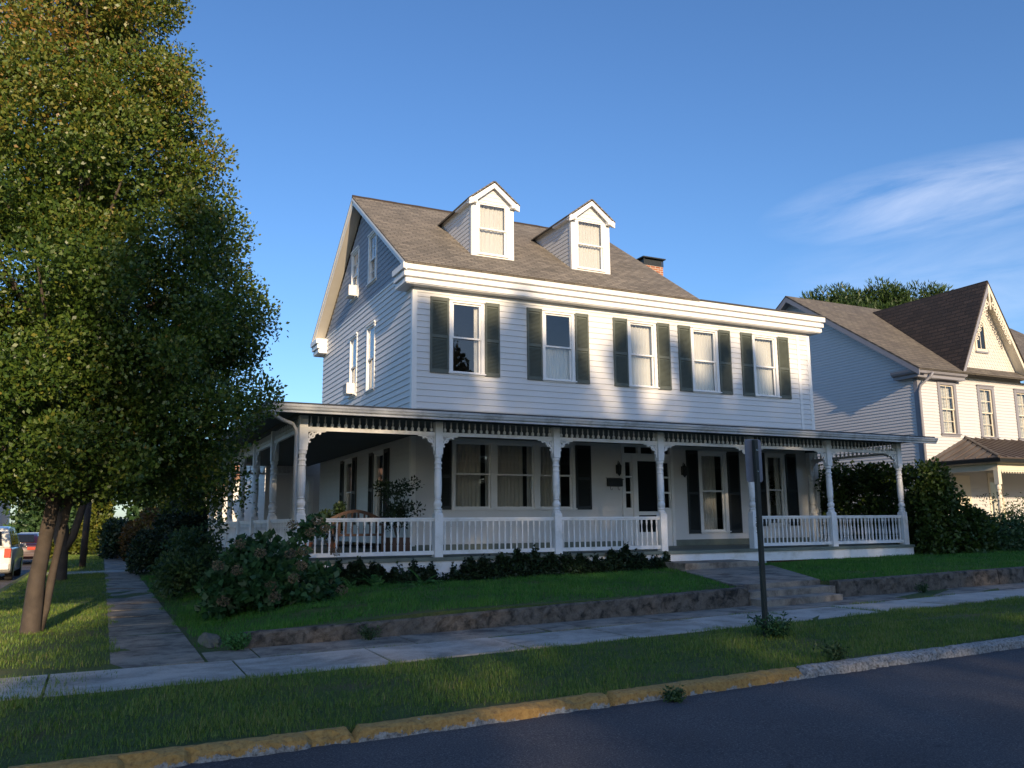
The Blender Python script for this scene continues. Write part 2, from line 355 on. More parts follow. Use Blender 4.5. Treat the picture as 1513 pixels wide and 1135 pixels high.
# ------------------------------------------------------------------ ground shape
def Gx(x): return .013*np.clip(x+5, 0, 60)
def yk(x): return -12.80+.02*(x+6)         # kerb front face
def ysw(x): return -10.55+.035*np.minimum(x+5.4, 14)  # pavement street edge
def ywl(x): return -8.55+.02*(x+5)         # retaining wall face
def sstep(t): t = np.clip(t, 0, 1); return t*t*(3-2*t)
def H(x, y):
    x = np.asarray(x, float); y = np.asarray(y, float); g = Gx(x)
    z = g + .135 + .055*sstep((y-yk(x))/2.2)
    z = np.where((y > ywl(x)+.04) & (x > -5.35), g + .19 + (.15 + .11*sstep((x+5)/2.5))*sstep((x+5.3)/1.0 + .0)*1.0, z)
    side = (x > -5.35) & (y > ywl(x)+.04)
    z = np.where(side & (y > -7.0), np.maximum(z, g + .19 + .27*sstep((x+5.3)/1.7)), z)
    z = np.where((x > 2.7) & (x < 4.74) & (y < -7.9) & (y > ywl(x)-.3), g+.1, z)
    z = np.where(y < yk(x)+.10, g-.10, z)
    z = np.where(x < -8.62, -.10+0*z, z)
    z = np.where(y < -27.2, .12+g, z)
    z = np.where((x < -17.2) & (y > -12), .12, z)
    return z
def grid(name, xs, ys, mat, **kw):
    X, Y = np.meshgrid(xs, ys, indexing='ij'); Z = H(X, Y)
    nx, ny = len(xs), len(ys); V = np.stack([X, Y, Z], -1).reshape(-1, 3)
    F = [[i*ny+j, (i+1)*ny+j, (i+1)*ny+j+1, i*ny+j+1] for i in range(nx-1) for j in range(ny-1)]
    me = bpy.data.meshes.new(name); me.from_pydata(V.tolist(), [], F); me.materials.append(mat)
    o = bpy.data.objects.new(name, me); COL.objects.link(o); return tag(o, **kw)
xs = sorted(set([-600, -300, -120, -60, -30, -17.21, -17.19, -12, -8.63, -8.61, -5.36, -5.34] + [round(-8.4+.2*i, 3) for i in range(0, 40)] + [round(-.4+.5*i, 2) for i in range(60)] + [32, 40, 60, 120, 300, 600]))
ys = sorted(set([-600, -200, -80, -40, -27.21, -27.19, -20, -13.2] + [round(-13.0+.06*i, 3) for i in range(0, 12)] + [round(-12.3+.2*i, 3) for i in range(0, 18)] + [round(-8.7+.03*i, 3) for i in range(0, 26)] + [-7.9+.25*i for i in range(20)] + [-2.5, 0, 3, 6, 10, 15, 20, 30, 45, 60, 90, 150, 300, 600]))
lawn = grid('lawn', xs, ys, M['turf'], kind='structure')

def strip(name, mat, path_l, path_r, zf, n=60):
    mb = MB()
    for i in range(len(path_l)-1):
        mb.face([(*p, zf(*p)) for p in (path_r[i], path_r[i+1], path_l[i+1], path_l[i])])
    return mb.build(name, mat, kind='structure')
xr_ = [-60, -30, -17, -12, -8.7] + [x*1.0 for x in range(-8, 40, 2)] + [60, 120, 300]
rows_ = [.05, -1.5, -3, -4.5, -14.2]
for q_ in range(1): pass
def strips(name, mat, rows, zf):
    mb = MB()
    for a, b in zip(rows, rows[1:]):
        for i in range(len(xr_)-1):
            x0, x1 = xr_[i], xr_[i+1]; f = lambda x, q: (x, float(yk(min(x, 60)) if x > -8.6 else yk(-8.6))+q)
            mb.face([(*p, zf(*p)) for p in (f(x0, b), f(x1, b), f(x1, a), f(x0, a))])
    return mb.build(name, mat, kind='structure')
strips('road', M['asphalt'], rows_, lambda x, y: float(Gx(x))+.062*max(0, 1-abs(y+12.8)/4.5))
sy_ = [-12.2, -8, 0, 10, 20, 40, 80, 200]
strip('side_street', M['asphalt'], [(-17.0, y) for y in sy_], [(-8.6, y) for y in sy_], lambda x, y: 0.0)

# kerb: jittered, broken, partly painted
def kerb(path, name, yel):
    mb = MB(); prof = [(-.16, -.12, 0), (-.16, .145, .8), (-.145, .154, .9), (-.09, .156, 1), (-.03, .152, 1), (-.005, .135, .9), (.004, .10, .55), (.010, .05, .25), (.016, -.02, 0)]
    hg = []; yl = []; rings = []; n = len(path); random.seed(3)
    chip = 0
    for i, p in enumerate(path):
        a = path[max(i-1, 0)]; b = path[min(i+1, n-1)]; d = Vector((b[0]-a[0], b[1]-a[1])).normalized(); m = Vector((d[1], -d[0]))
        g = float(Gx(p[0])); ring = []
        chip = max(0, chip*.72 + random.gauss(-.002, .012)) if random.random() < .96 else .055
        gap = -.06 if (i % 44) in (0,) else 0
        for k, (o, z, h) in enumerate(prof):
            jo = random.gauss(0, .0025) - (chip if k >= 4 else 0)*.8; jz = random.gauss(0, .0022) - (chip*.8 if 4 <= k <= 6 else 0) + (gap if 1 <= k <= 6 else 0)
            ring.append(mb.pt((p[0]+m[0]*(o+jo), p[1]+m[1]*(o+jo), z+g+jz))); hg.append(h); yl.append(yel(p[0], p[1]))
        rings.append(ring)
    for a, b in zip(rings, rings[1:]):
        for k in range(len(prof)-1): mb.f.append([a[k], b[k], b[k+1], a[k+1]])
    o = mb.build(name, M['kerb'], kind='structure', smooth=False, fix=False)
    for nm, vals in (('hgt', hg), ('yel', yl)):
        at = o.data.attributes.new(nm, 'FLOAT', 'POINT'); at.data.foreach_set('value', vals)
    return o
kp = [(-8.6, y) for y in np.arange(60, 2, -2.0)] + [(-8.6, float(y)) for y in np.arange(2, -11.3, -.1)]
kp += [(-7.1-1.5*math.cos(t), -11.3-1.5*math.sin(t)) for t in np.linspace(.1, math.pi/2, 14)]
kp += [(float(x), float(yk(x))) for x in np.arange(-7.0, 14, .05)] + [(float(x), float(yk(x))) for x in np.arange(14, 60, 2.)]
# outward (road) must be right of travel: going -y with road at -x -> right is -x ; then +x with road at -y -> right
kerb(kp, 'kerb', lambda x, y: 1.0 if (x < -.45 and y < -11) else 0.0)

# pavement slabs
def slabs(name, xs0, y0f, y1f, mat, gap=.012, z=.2, tilt=.006, axis='x'):
    mb = MB(); random.seed(11)
    for a, b in zip(xs0, xs0[1:]):
        t = [random.gauss(0, tilt) for _ in range(4)]; a2, b2 = a+gap, b-gap
        if axis == 'x':
            c = [(a2, y0f(a2)), (b2, y0f(b2)), (b2, y1f(b2)), (a2, y1f(a2))]
        else: c = [(y0f(a2), a2), (y1f(a2), a2), (y1f(b2), b2), (y0f(b2), b2)]
        top = [(p[0], p[1], z+float(Gx(p[0]))+t[i]) for i, p in enumerate(c)]
        mb.slab(top, .09)
    return mb.build(name, mat, kind='structure')
xs1 = [-8.3, -6.9, -5.2, -3.75, -2.2, -.75, .7, 2.2, 3.6, 5.1, 6.6, 8.1, 9.6, 11.1, 12.6, 14.1, 15.6, 17.1, 18.6, 20, 22, 24, 26, 28, 30]
slabs('pavement', xs1, lambda x: float(ysw(x))+.04, lambda x: float(ywl(x))-.82, M['concrete'])
slabs('pavement_strip', [-5.44, -4.9, -3.1, -1.3, .5, 2.3, 3.9, 5.4, 7.4, 9.4, 11.4, 14, 17, 20, 24, 28], lambda x: float(ywl(x))-.79, lambda x: float(ywl(x))-.02, M['concrete_old'], z=.197)
slabs('side_path', [-9.3, -8.0, -6.6, -5.3, -4, -2.7, -1.4, 0, 1.4, 2.8, 4.2, 5.6, 7, 8.4, 9.8, 11.2, 13, 15, 17, 19, 21, 24, 27, 30, 34, 40], lambda y: -6.36, lambda y: -5.47 if y < 14 else -5.6, M['concrete_old'], z=.198, axis='y', tilt=.008)
MB().box((-8.4, 10.6, .1), (-4.4, 12.1, .212)).build('alley_path', M['concrete'], kind='structure')

# retaining wall in pieces
def rough_wall(name, x0, x1, h0, h1, label):
    mb = MB(); n = int((x1-x0)/.09)+1; rings = []; random.seed(int(x0*10)+50)
    for i in range(n+1):
        x = x0+(x1-x0)*i/n; y = float(ywl(x)); g = float(Gx(x))+.19; h = h0+(h1-h0)*i/n
        r = random.gauss
        rings.append([mb.pt(p) for p in ((x, y-.012+r(0, .004), g-.15), (x, y+r(0, .009), g+h*.3), (x, y+r(0, .010), g+h*.65), (x, y+.004+r(0, .006), g+h-.02), (x, y+.025, g+h+r(0, .004)), (x, y+.12, g+h+.004+r(0, .004)), (x, y+.2, g+h-.004), (x, y+.2, g-.15))])
    for a, b in zip(rings, rings[1:]):
        for k in range(8): mb.f.append([a[k], b[k], b[(k+1) % 8], a[(k+1) % 8]])
    mb.f.append(rings[0]); mb.f.append(rings[-1][::-1])
    return mb.build(name, M['wallconc'], label=label, cat='wall', group='low retaining walls along the pavement')
rough_wall('retaining_wall', -4.95, 2.72, .18, .285, 'long low mossy concrete retaining wall left of the entry steps')
rough_wall('retaining_wall', 4.72, 9.0, .285, .285, 'low concrete retaining wall just right of the entry steps')
rough_wall('retaining_wall', 9.02, 30, .285, .28, 'low dark retaining wall section farthest right along the pavement')
def rock(name, c, s, label, seed=1):
    bm = bmesh.new(); bmesh.ops.create_icosphere(bm, subdivisions=3, radius=1); random.seed(seed)
    from mathutils import noise as mn
    for v in bm.verts:
        k = 1+.35*mn.noise(v.co*1.7+Vector((seed, 0, 0)))+.12*mn.noise(v.co*5)
        v.co = Vector((v.co[0]*s[0]*k, v.co[1]*s[1]*k, max(v.co[2], -.4)*s[2]*k))
    me = bpy.data.meshes.new(name); bm.to_mesh(me); bm.free(); me.materials.append(M['rock'])
    o = bpy.data.objects.new(name, me); COL.objects.link(o); o.location = c; return tag(o, label, 'stone')
rock('rock', (-5.24, -7.75, .20), (.12, .52, .10), 'long broken edging stone at the garden corner by the side path', 2)

# entry steps in the wall gap and the walk to the porch
st = empty('entry_steps', (3.7, -8.5, .3), 'two worn concrete steps through the gap in the low retaining wall', 'steps')
MB().slab([(2.76, -8.74, .40), (4.45, -8.68, .42), (4.45, -8.30, .42), (2.76, -8.38, .40)], .3).build('step', M['concrete_old'], st, bevel=.008)
MB().slab([(2.76, -8.37, .50), (4.70, -8.30, .52), (4.70, -7.93, .52), (2.76, -8.0, .50)], .4).build('step', M['concrete_old'], st, bevel=.008)
MB().slab([(2.78, -8.05, .582), (4.68, -7.98, .606), (7.0, -4.3, .636), (4.5, -4.3, .604)], .1).build('front_walk', M['concrete_old'], kind='structure')
MB().box((4.60, -4.35, .3), (6.60, -3.42, .745)).build('porch_step', M['concrete_old'], label='broad old stone block step below the porch entry bay', cat='step', bevel=.015)

# ------------------------------------------------------------------ building components
def TF(y0=0.): return lambda u, n, z: (u, y0-n, z)       # front wall facing -y
def TL(x0=0.): return lambda u, n, z: (x0-n, u, z)        # wall facing -x
def siding(T, u0, u1, z0, z1, ex, holes, lim=None, d=.022, n0=.002):
    mb = MB(T); rows = int(math.ceil((z1-z0)/ex))
    for i in range(rows):
        a, b = z0+i*ex, min(z0+(i+1)*ex, z1)
        cuts = sorted({a, b} | {h for H_ in holes for h in (H_[2], H_[3]) if a < h < b})
        for c0, c1 in zip(cuts, cuts[1:]):
            o = lambda z: n0+(d-n0)*(1-(z-a)/ex)
            L0 = lim(c0) if lim else (u0, u1); L1 = lim(c1) if lim else (u0, u1)
            if L0[1]-L0[0] < .02: continue
            if L1[1]-L1[0] < 0: L1 = ((L1[0]+L1[1])/2,)*2
            hs = sorted((h[0], h[1]) for h in holes if h[2] <= c0+1e-6 and h[3] >= c1-1e-6)
            cur0, cur1 = L0[0], L1[0]
            for h in hs + [(None, None)]:
                e0, e1 = (L0[1], L1[1]) if h[0] is None else (h[0], h[0])
                if e0 > cur0+1e-4 or e1 > cur1+1e-4:
                    mb.face([(cur0, o(c0), c0), (e0, o(c0), c0), (e1, o(c1), c1), (cur1, o(c1), c1)])
                    if c0 == a: mb.face([(cur0, n0, c0), (e0, n0, c0), (e0, o(c0), c0), (cur0, o(c0), c0)])
                if h[0] is not None: cur0 = cur1 = h[1]
    return mb
def fishscale(T, u0, u1, z0, z1, lim, holes, ex=.15, w=.14, d=.016):
    mb = MB(T)
    rows = int((z1-z0)/ex)+1
    for i in range(rows):
        z = z0+i*ex; L = lim(z+ex*.5) if z+ex*.5 < z1 else lim(z)
        k0 = int(math.floor((u0-w)/w)); off = (i % 2)*w/2
        for k in range(k0, int((u1+w)/w)+1):
            c = k*w+off
            if c-w/2 < L[0]-.02 or c+w/2 > L[1]+.02: continue
            if any(h[0]-w*.2 < c < h[1]+w*.2 and h[2]-ex*.6 < z < h[3]-ex*.2 for h in holes): continue
            h = w/2-.004; p = [(c-h, z+ex*1.15), (c-h, z+.045), (c-h*.62, z+.010), (c, z-.004), (c+h*.62, z+.010), (c+h, z+.045), (c+h, z+ex*1.15)]
            f = lambda q: .004+d*(1-(q-z)/(ex*1.2))
            mb.face([(u, max(.005, f(v)), v) for u, v in p])
            lo = p[1:6]
            for a, b in zip(lo, lo[1:]): mb.face([(a[0], .002, a[1]), (b[0], .002, b[1]), (b[0], f(b[1]), b[1]), (a[0], f(a[1]), a[1])])
    return mb

def window(parent, T, u0, u1, z0, z1, cw=.085, trimmat='trim', sashmat='trim', curt='full', grid_=None, depth=.11, cd=.03, name='window', shut=None, shutmat='shutter', proud=.032, blinds=False, split=.5, lbl=None, sub=True, one=False):
    """double hung window: outer casing u0..u1,z0..z1"""
    mb = MB(T); p = proud
    mb.box((u0, -depth, z0), (u0+cw, p, z1)); mb.box((u1-cw, -depth, z0), (u1, p, z1))
    mb.box((u0+cw, -depth, z1-cw), (u1-cw, p+.004, z1)); mb.box((u0+cw, -depth, z0), (u1-cw, p+.002, z0+cw*.8))
    mb.box((u0-.03, p+.0021, z0+cw*.8-.035), (u1+.03, p+.045, z0+cw*.8-.002))
    mb.box((u0-.02, p+.0045, z1-.03), (u1+.02, p+.03, z1+.015))
    w = mb.build(name, M[trimmat], parent, lbl)
    a, b, c, d = u0+cw, u1-cw, z0+cw*.8, z1-cw; mid = c+(d-c)*split; s = .042
    def sash(x0, x1, c0, c1, nn):
        m = MB(T); m.box((x0, nn-.03, c0), (x0+s, nn, c1)); m.box((x1-s, nn-.03, c0), (x1, nn, c1)); m.box((x0+s, nn-.03, c0), (x1-s, nn, c0+s)); m.box((x0+s, nn-.03, c1-s), (x1-s, nn, c1))
        if grid_:
            for k in range(1, grid_[0]):
                x = x0+(x1-x0)*k/grid_[0]; m.box((x-.011, nn-.024, c0+s), (x+.011, nn-.004, c1-s))
            for k in range(1, grid_[1]):
                z = c0+(c1-c0)*k/grid_[1]; m.box((x0+s, nn-.025, z-.011), (x1-s, nn-.003, z+.011))
        m.build('sash', M[sashmat], w)
        MB(T).face([(x0+s, nn-.014, c0+s), (x1-s, nn-.014, c0+s), (x1-s, nn-.014, c1-s), (x0+s, nn-.014, c1-s)]).build('pane', M['glass'], w)
    if one: sash(a, b, c, d, -.02)
    else: sash(a, b, mid-s*.5, d, -.005); sash(a, b, c, mid+s*.5, -.04)
    if curt:
        def cloth(x0, x1, zz0, zz1, amp=.014, fr=60):
            m = MB(T); n = max(8, int((x1-x0)/.012)); ph = random.random()*6
            for k in range(n):
                q = [x0+(x1-x0)*t/n for t in (k, k+1)]; y = [-depth-cd+amp*math.sin(fr*t+ph+.8*math.sin(t*11)) for t in q]
                m.face([(q[0], y[0], zz0), (q[1], y[1], zz0), (q[1], y[1], zz1), (q[0], y[0], zz1)])
            m.build('curtain', M['curtain'], w, smooth=False)
        if curt == 'full': cloth(a-.02, b+.02, c-.02, d+.02)
        if curt == 'right': cloth(b-.14, b+.02, c-.02, d+.02, .02)
        if curt == 'sides': cloth(a-.02, a+(b-a)*.3, c-.02, d+.02, .02); cloth(b-(b-a)*.3, b+.02, c-.02, d+.02, .02)
        if curt == 'lower': cloth(a-.02, b+.02, c-.02, mid, .012)
    if blinds:
        m = MB(T); z = c
        while z < d: m.box((a-.01, -depth-.06, z), (b+.01, -depth-.03, z+.006)); m.face([(a, -depth-.035, z), (b, -depth-.035, z), (b, -depth-.055, z+.042), (a, -depth-.055, z+.042)]); z += .052
        m.build('blind', M['curtain'], w)
    if shut:
        for x0, x1 in shut: shutter(parent, T, x0, x1, z0+.02, z1, M[shutmat])
    return w
def shutter(parent, T, x0, x1, z0, z1, mat):
    m = MB(T); s = .05; n0, n1 = .020, .052
    m.box((x0, n0, z0), (x0+s, n1, z1)); m.box((x1-s, n0, z0), (x1, n1, z1))
    zm = z0+(z1-z0)*.48
    for a, b in ((z0, z0+.09), (zm-.035, zm+.035), (z1-.09, z1)): m.box((x0+s, n0, a), (x1-s, n1-.001, b))
    for a, b in ((z0+.09, zm-.035), (zm+.035, z1-.09)):
        z = a+.004
        while z < b-.03:
            m.face([(x0+s, n1-.004, z), (x1-s, n1-.004, z), (x1-s, n0+.004, z+.036), (x0+s, n0+.004, z+.036)])
            m.face([(x0+s, n1-.004, z), (x1-s, n1-.004, z), (x1-s, n1-.010, z-.004), (x0+s, n1-.010, z-.004)]); z += .035
    m.box((x0+s, n0-.003, z0+.05), (x1-s, n0+.002, z1-.05))
    return m.build('shutter', mat, parent)
def holes(ws, e=.03): return [(a+e, b-e, c+e, d-e) for a, b, c, d in ws]

# ------------------------------------------------------------------ MAIN HOUSE
HW, HD, RY = 13.04, 9.39, 4.69
SL = .687
def rz(y): return 7.91+SL*((y+.39) if y < RY else (2*RY-y+.39))
house = empty('wood_frame_house', (0, 0, .4), 'large white sided two storey house with wraparound porch and two dormers', 'house')
UP = [(1.06, 1.90), (3.73, 4.51), (6.34, 7.12), (8.55, 9.35), (10.86, 11.62)]
upw = [(a-.06, b+.06, 5.33, 7.22) for a, b in UP]
upw = [(.95, 1.90, 5.26, 7.20), (3.58, 4.55, 5.26, 7.20), (6.26, 7.22, 5.26, 7.20), (8.44, 9.42, 5.26, 7.20), (10.74, 11.70, 5.26, 7.20)]
shs = [((.44, .93), (1.92, 2.33)), ((3.12, 3.56), (4.57, 4.99)), ((5.78, 6.24), (7.24, 7.68)), ((7.98, 8.42), (9.44, 9.88)), ((10.28, 10.72), (11.72, 12.16))]
low = [(1.04, 4.47, 1.93, 3.66), (8.50, 9.50, 1.27, 3.60), (10.95, 11.72, 1.45, 3.60)]
door = (5.93, 7.62, .95, 3.70)
mb = siding(TF(), .0, HW-.02, 1.13, 7.42, .155, holes(upw+low)+[(5.95, 7.60, .9, 3.68)])
mb.build('front_wall', M['siding'], house)
MB(TF()).box((.05, -.02, .93), (5.93, .012, 1.13)).box((7.62, -.02, .93), (HW-.05, .012, 1.13)).build('base_board', M['deckgreen'], house)
gl = lambda z: (0., HD) if z < 7.75 else ((z-7.75)/SL*1.0, HD-(z-7.75)/SL)
gw = [(3.14, 3.98, 8.42, 9.98), (5.02, 5.86, 8.40, 10.02)]
sw_ = [(3.16, 4.0, 5.28, 7.25), (5.0, 5.84, 5.38, 7.30)]
lw = [(2.1, 3.0, 1.6, 3.55), (5.2, 6.1, 1.6, 3.55)]
siding(TL(), 0., HD, 1.13, 7.94, .155, holes(sw_+lw), lim=gl).build('side_wall', M['siding'], house)
MB(TL()).face([(0.1, .003, 7.8), (HD-.1, .003, 7.8), (RY, .003, 11.05)]).build('gable_backing', M['gableshingle'], house) if False else None
fishscale(TL(), 0., HD, 7.96, 11.0, lambda z: ((z-7.72)/SL, HD-(z-7.72)/SL), [(a, b, c, d) for a, b, c, d in gw]).build('gable_shingles', M['gableshingle'], house)
# backing sheet behind the shingles, cut round the attic windows
siding(TL(), 0., HD, 7.90, 11.2, .15, holes(gw), lim=lambda z: ((z-7.75)/SL, HD-(z-7.75)/SL), d=.003, n0=.001).build('gable_sheathing', M['gableshingle'], house)
MB(TL()).box((.12, .0, 7.93), (HD-.12, .03, 7.975)).build('gable_band', M['trim'], house)
# plain back and right walls, inner floors
MB().box((0.02, HD-.05, .5), (HW-.02, HD, 7.4)).build('back_wall', M['siding'], house)
siding(lambda u, n, z: (HW+n, u, z), 0, HD, 1.13, 7.42, .155, []).build('right_wall', M['siding'], house)
MB().face([(8.48, .1, 7.5), (8.48, HD-.1, 7.5), (8.48, RY, 11.1)]).build('right_gable', M['siding'], house)
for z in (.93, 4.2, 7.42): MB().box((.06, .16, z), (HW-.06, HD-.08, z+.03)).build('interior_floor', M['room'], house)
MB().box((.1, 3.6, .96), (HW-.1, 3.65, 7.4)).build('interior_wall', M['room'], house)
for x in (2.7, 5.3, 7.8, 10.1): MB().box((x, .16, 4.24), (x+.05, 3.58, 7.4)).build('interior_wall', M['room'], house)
# corner boards, frieze
cb = MB()
cb.box((-.024, -.024, 1.1), (.10, .004, 7.36)); cb.box((-.0245, .005, 1.1), (.004, .11, 7.36))
cb.build('corner_board', M['trim'], house)
MB().box((HW-.10, -.024, 1.1), (HW+.024, .10, 7.36)).build('corner_board', M['trim'], house)
MB().box((12.52, -.03, 4.3), (12.62, -.012, 7.30)).build('corner_board', M['trim'], house)
MB().box((.1, -.028, 7.28), (HW-.1, -.001, 7.395)).build('frieze_board', M['trim'], house)
# cornice with stepped mouldings
prof = [(0, 7.40), (.27, 7.40), (.27, 7.415), (.30, 7.42), (.30, 7.53), (.262, 7.535), (.262, 7.565), (.345, 7.57), (.345, 7.69), (.30, 7.695), (.30, 7.73), (.385, 7.735), (.39, 7.88), (.34, 7.90), (0, 7.90)]
MB().sweep([(.0, .52), (0., 0.), (HW, 0.), (HW, HD)], prof).build('cornice', M['trim'], house)
MB().sweep([(8.0, HD), (0., HD), (0., HD-.52)], prof).build('cornice', M['trim'], house)
# little sloping caps on returns
# roof
t = .05; xa, xb = -.36, 8.52
rf = MB()
rf.slab([(xa, -.44, rz(-.44)+.03), (xb, -.44, rz(-.44)+.03), (xb, RY, rz(RY)+.03), (xa, RY, rz(RY)+.03)], t)
rf.slab([(xa, 2*RY+.44, rz(-.44)+.03), (xa, RY, rz(RY)+.029), (xb, RY, rz(RY)+.029), (xb, 2*RY+.44, rz(-.44)+.03)], t)
roof = rf.build('roof', M['roof'], house)
MB().tube([(x, RY+random.uniform(-.004, .004), rz(RY)+.035+random.uniform(-.006, .006)) for x in np.arange(xa, xb+.1, .3)], .045, 6).build('ridge_cap', M['roofdark'], roof)
# rake boards and soffits on the left gable
def rake(sgn, name):
    y = (lambda q: q) if sgn > 0 else (lambda q: 2*RY-q)
    f = lambda u, v, d: (d, y(u), v)
    poly = [(-.40, rz(-.40)-.02), (RY, rz(RY)-.022), (RY, rz(RY)-.24), (-.40+.0, rz(-.40)-.21)]
    MB().prism(poly, -.335, -.30, f).build(name, M['trim'], house)
    poly = [(-.40, rz(-.40)-.024), (RY, rz(RY)-.026), (RY, rz(RY)-.10), (-.40, rz(-.40)-.085)]
    MB().prism(poly, -.365, -.337, f).build(name, M['trim'], house)
    MB().slab([(-.30, y(-.38), rz(-.38)-.15), (0.02, y(-.38), rz(-.38)-.15), (.02, y(RY), rz(RY)-.165), (-.30, y(RY), rz(RY)-.165)], .015 if sgn < 0 else -.015).build('rake_soffit', M['soffit'], house)
rake(1, 'rake_board'); rake(-1, 'rake_board')
# low roof over the right part
MB().slab([(8.55, -.42, 7.93), (HW+.42, -.42, 7.93), (HW+.42, HD+.4, 8.15), (8.55, HD+.4, 8.15)], .04).build('low_roof', M['porchroof'], house)
# chimney
ch = MB().box((10.33, 4.8, 7.9), (11.15, 5.45, 10.72)).build('chimney', M['chimbrick'], house)
c2 = MB(); c2.box((10.27, 4.74, 10.60), (11.21, 5.51, 10.72)) if False else None
MB().box((10.25, 4.72, 10.98), (11.23, 5.53, 11.02)).build('chimney_cap', M['metaldark'], ch)
m_ = MB()
for x in (10.31, 11.13):
    for y in (4.78, 5.43): m_.box((x, y, 10.721), (x+.03, y+.03, 10.98))
m_.box((10.34, 4.81, 10.722), (11.12, 5.42, 10.94)); m_.build('chimney_grille', M['metaldark'], ch)

# windows of the upper floor
cur = ['right', 'lower', 'full', 'full', 'full']
for i, (wd, sh) in enumerate(zip(upw, shs)):
    window(house, TF(), *wd, curt=cur[i], shut=sh)
for wd in sw_: window(house, TL(), *wd, curt='sides')
for wd in gw: window(house, TL(), *wd, trimmat='trim', curt=None, grid_=(2, 2))
for wd in lw:
    window(house, TL(), *wd, curt=None, shut=((wd[0]-.45, wd[0]-.02), (wd[1]+.02, wd[1]+.45)), shutmat='shadedshutter')
# triple window on the porch
a0, b0, c0, d0 = low[0]
for k, (p, q) in enumerate(((a0, a0+1.10), (a0+1.12, a0+2.31), (a0+2.33, b0))):
    window(house, TF(), p, q, c0, d0, cw=.07, curt='full', split=.52, cd=.55)
for x in (a0+1.10, a0+2.31): MB().box((x-.0, -.034, c0), (x+.02, .1, d0)).build('mullion', M['trim'], house)
shutter(house, TF(), .62, 1.01, 1.95, 3.62, M['shadedshutter']); shutter(house, TF(), 4.50, 4.96, 1.95, 3.62, M['shadedshutter'])
window(house, TF(), *low[1], cw=.10, curt='full', cd=.28, shut=((8.08, 8.48), (9.53, 9.96)), shutmat='shadedshutter', split=.52)
window(house, TF(), *low[2], cw=.08, curt='sides', shut=((10.5, 10.93), (11.74, 12.16)), shutmat='shadedshutter', split=.5)

# entry door with sidelights and transom
dr = MB(TF())
for x in (5.93, 6.27, 7.19, 7.53): dr.box((x, -.1, .96), (x+.09, .04, 3.40))
dr.box((5.93, -.1, 3.40), (7.62, .045, 3.46)); dr.box((5.93, -.1, 3.64), (7.62, .042, 3.73))
for x in (5.93, 6.47, 7.0, 7.53): dr.box((x, -.08, 3.461), (x+.09, .03, 3.639))
for x0 in (6.02, 7.28):
    dr.box((x0, -.06, .96), (x0+.25, .0, 1.95))
    for z in (1.95, 2.38, 2.80, 3.22): dr.box((x0, -.06, z+.001), (x0+.25, .004, z+.05))
    dr.box((x0, -.058, 1.96), (x0+.035, .002, 3.38)); dr.box((x0+.215, -.058, 1.96), (x0+.25, .002, 3.38))
    dr.box((x0, -.06, 3.271), (x0+.25, .003, 3.399))
df = dr.build('door_frame', M['trim'], house)
for x0 in (6.02, 7.28): MB(TF()).face([(x0, -.03, 1.95), (x0+.25, -.03, 1.95), (x0+.25, -.03, 3.4), (x0, -.03, 3.4)]).build('sidelight_pane', M['glass'], df)
MB(TF()).face([(6.0, -.04, 3.46), (7.55, -.04, 3.46), (7.55, -.04, 3.64), (6.0, -.04, 3.64)]).build('transom_pane', M['glass'], df)
d_ = MB(TF()); d_.box((6.36, -.06, .97), (6.46, -.01, 3.40)); d_.box((7.09, -.06, .97), (7.19, -.01, 3.40)); d_.box((6.46, -.06, 3.26), (7.09, -.01, 3.40)); d_.box((6.46, -.06, .97), (7.09, -.01, 1.35)); d_.box((6.46, -.055, 1.80), (7.09, -.015, 1.90))
dd = d_.build('door', M['trim'], house)
MB(TF()).face([(6.46, -.035, 1.35), (7.09, -.035, 1.35), (7.09, -.035, 3.26), (6.46, -.035, 3.26)]).build('pane', M['carglass'], dd)
MB(TF()).lathe([(.012, 0), (.028, .02), (.03, .05), (.015, .065)], (7.12, .0, 2.0), 8, 'y').build('handle', M['chrome'], dd)
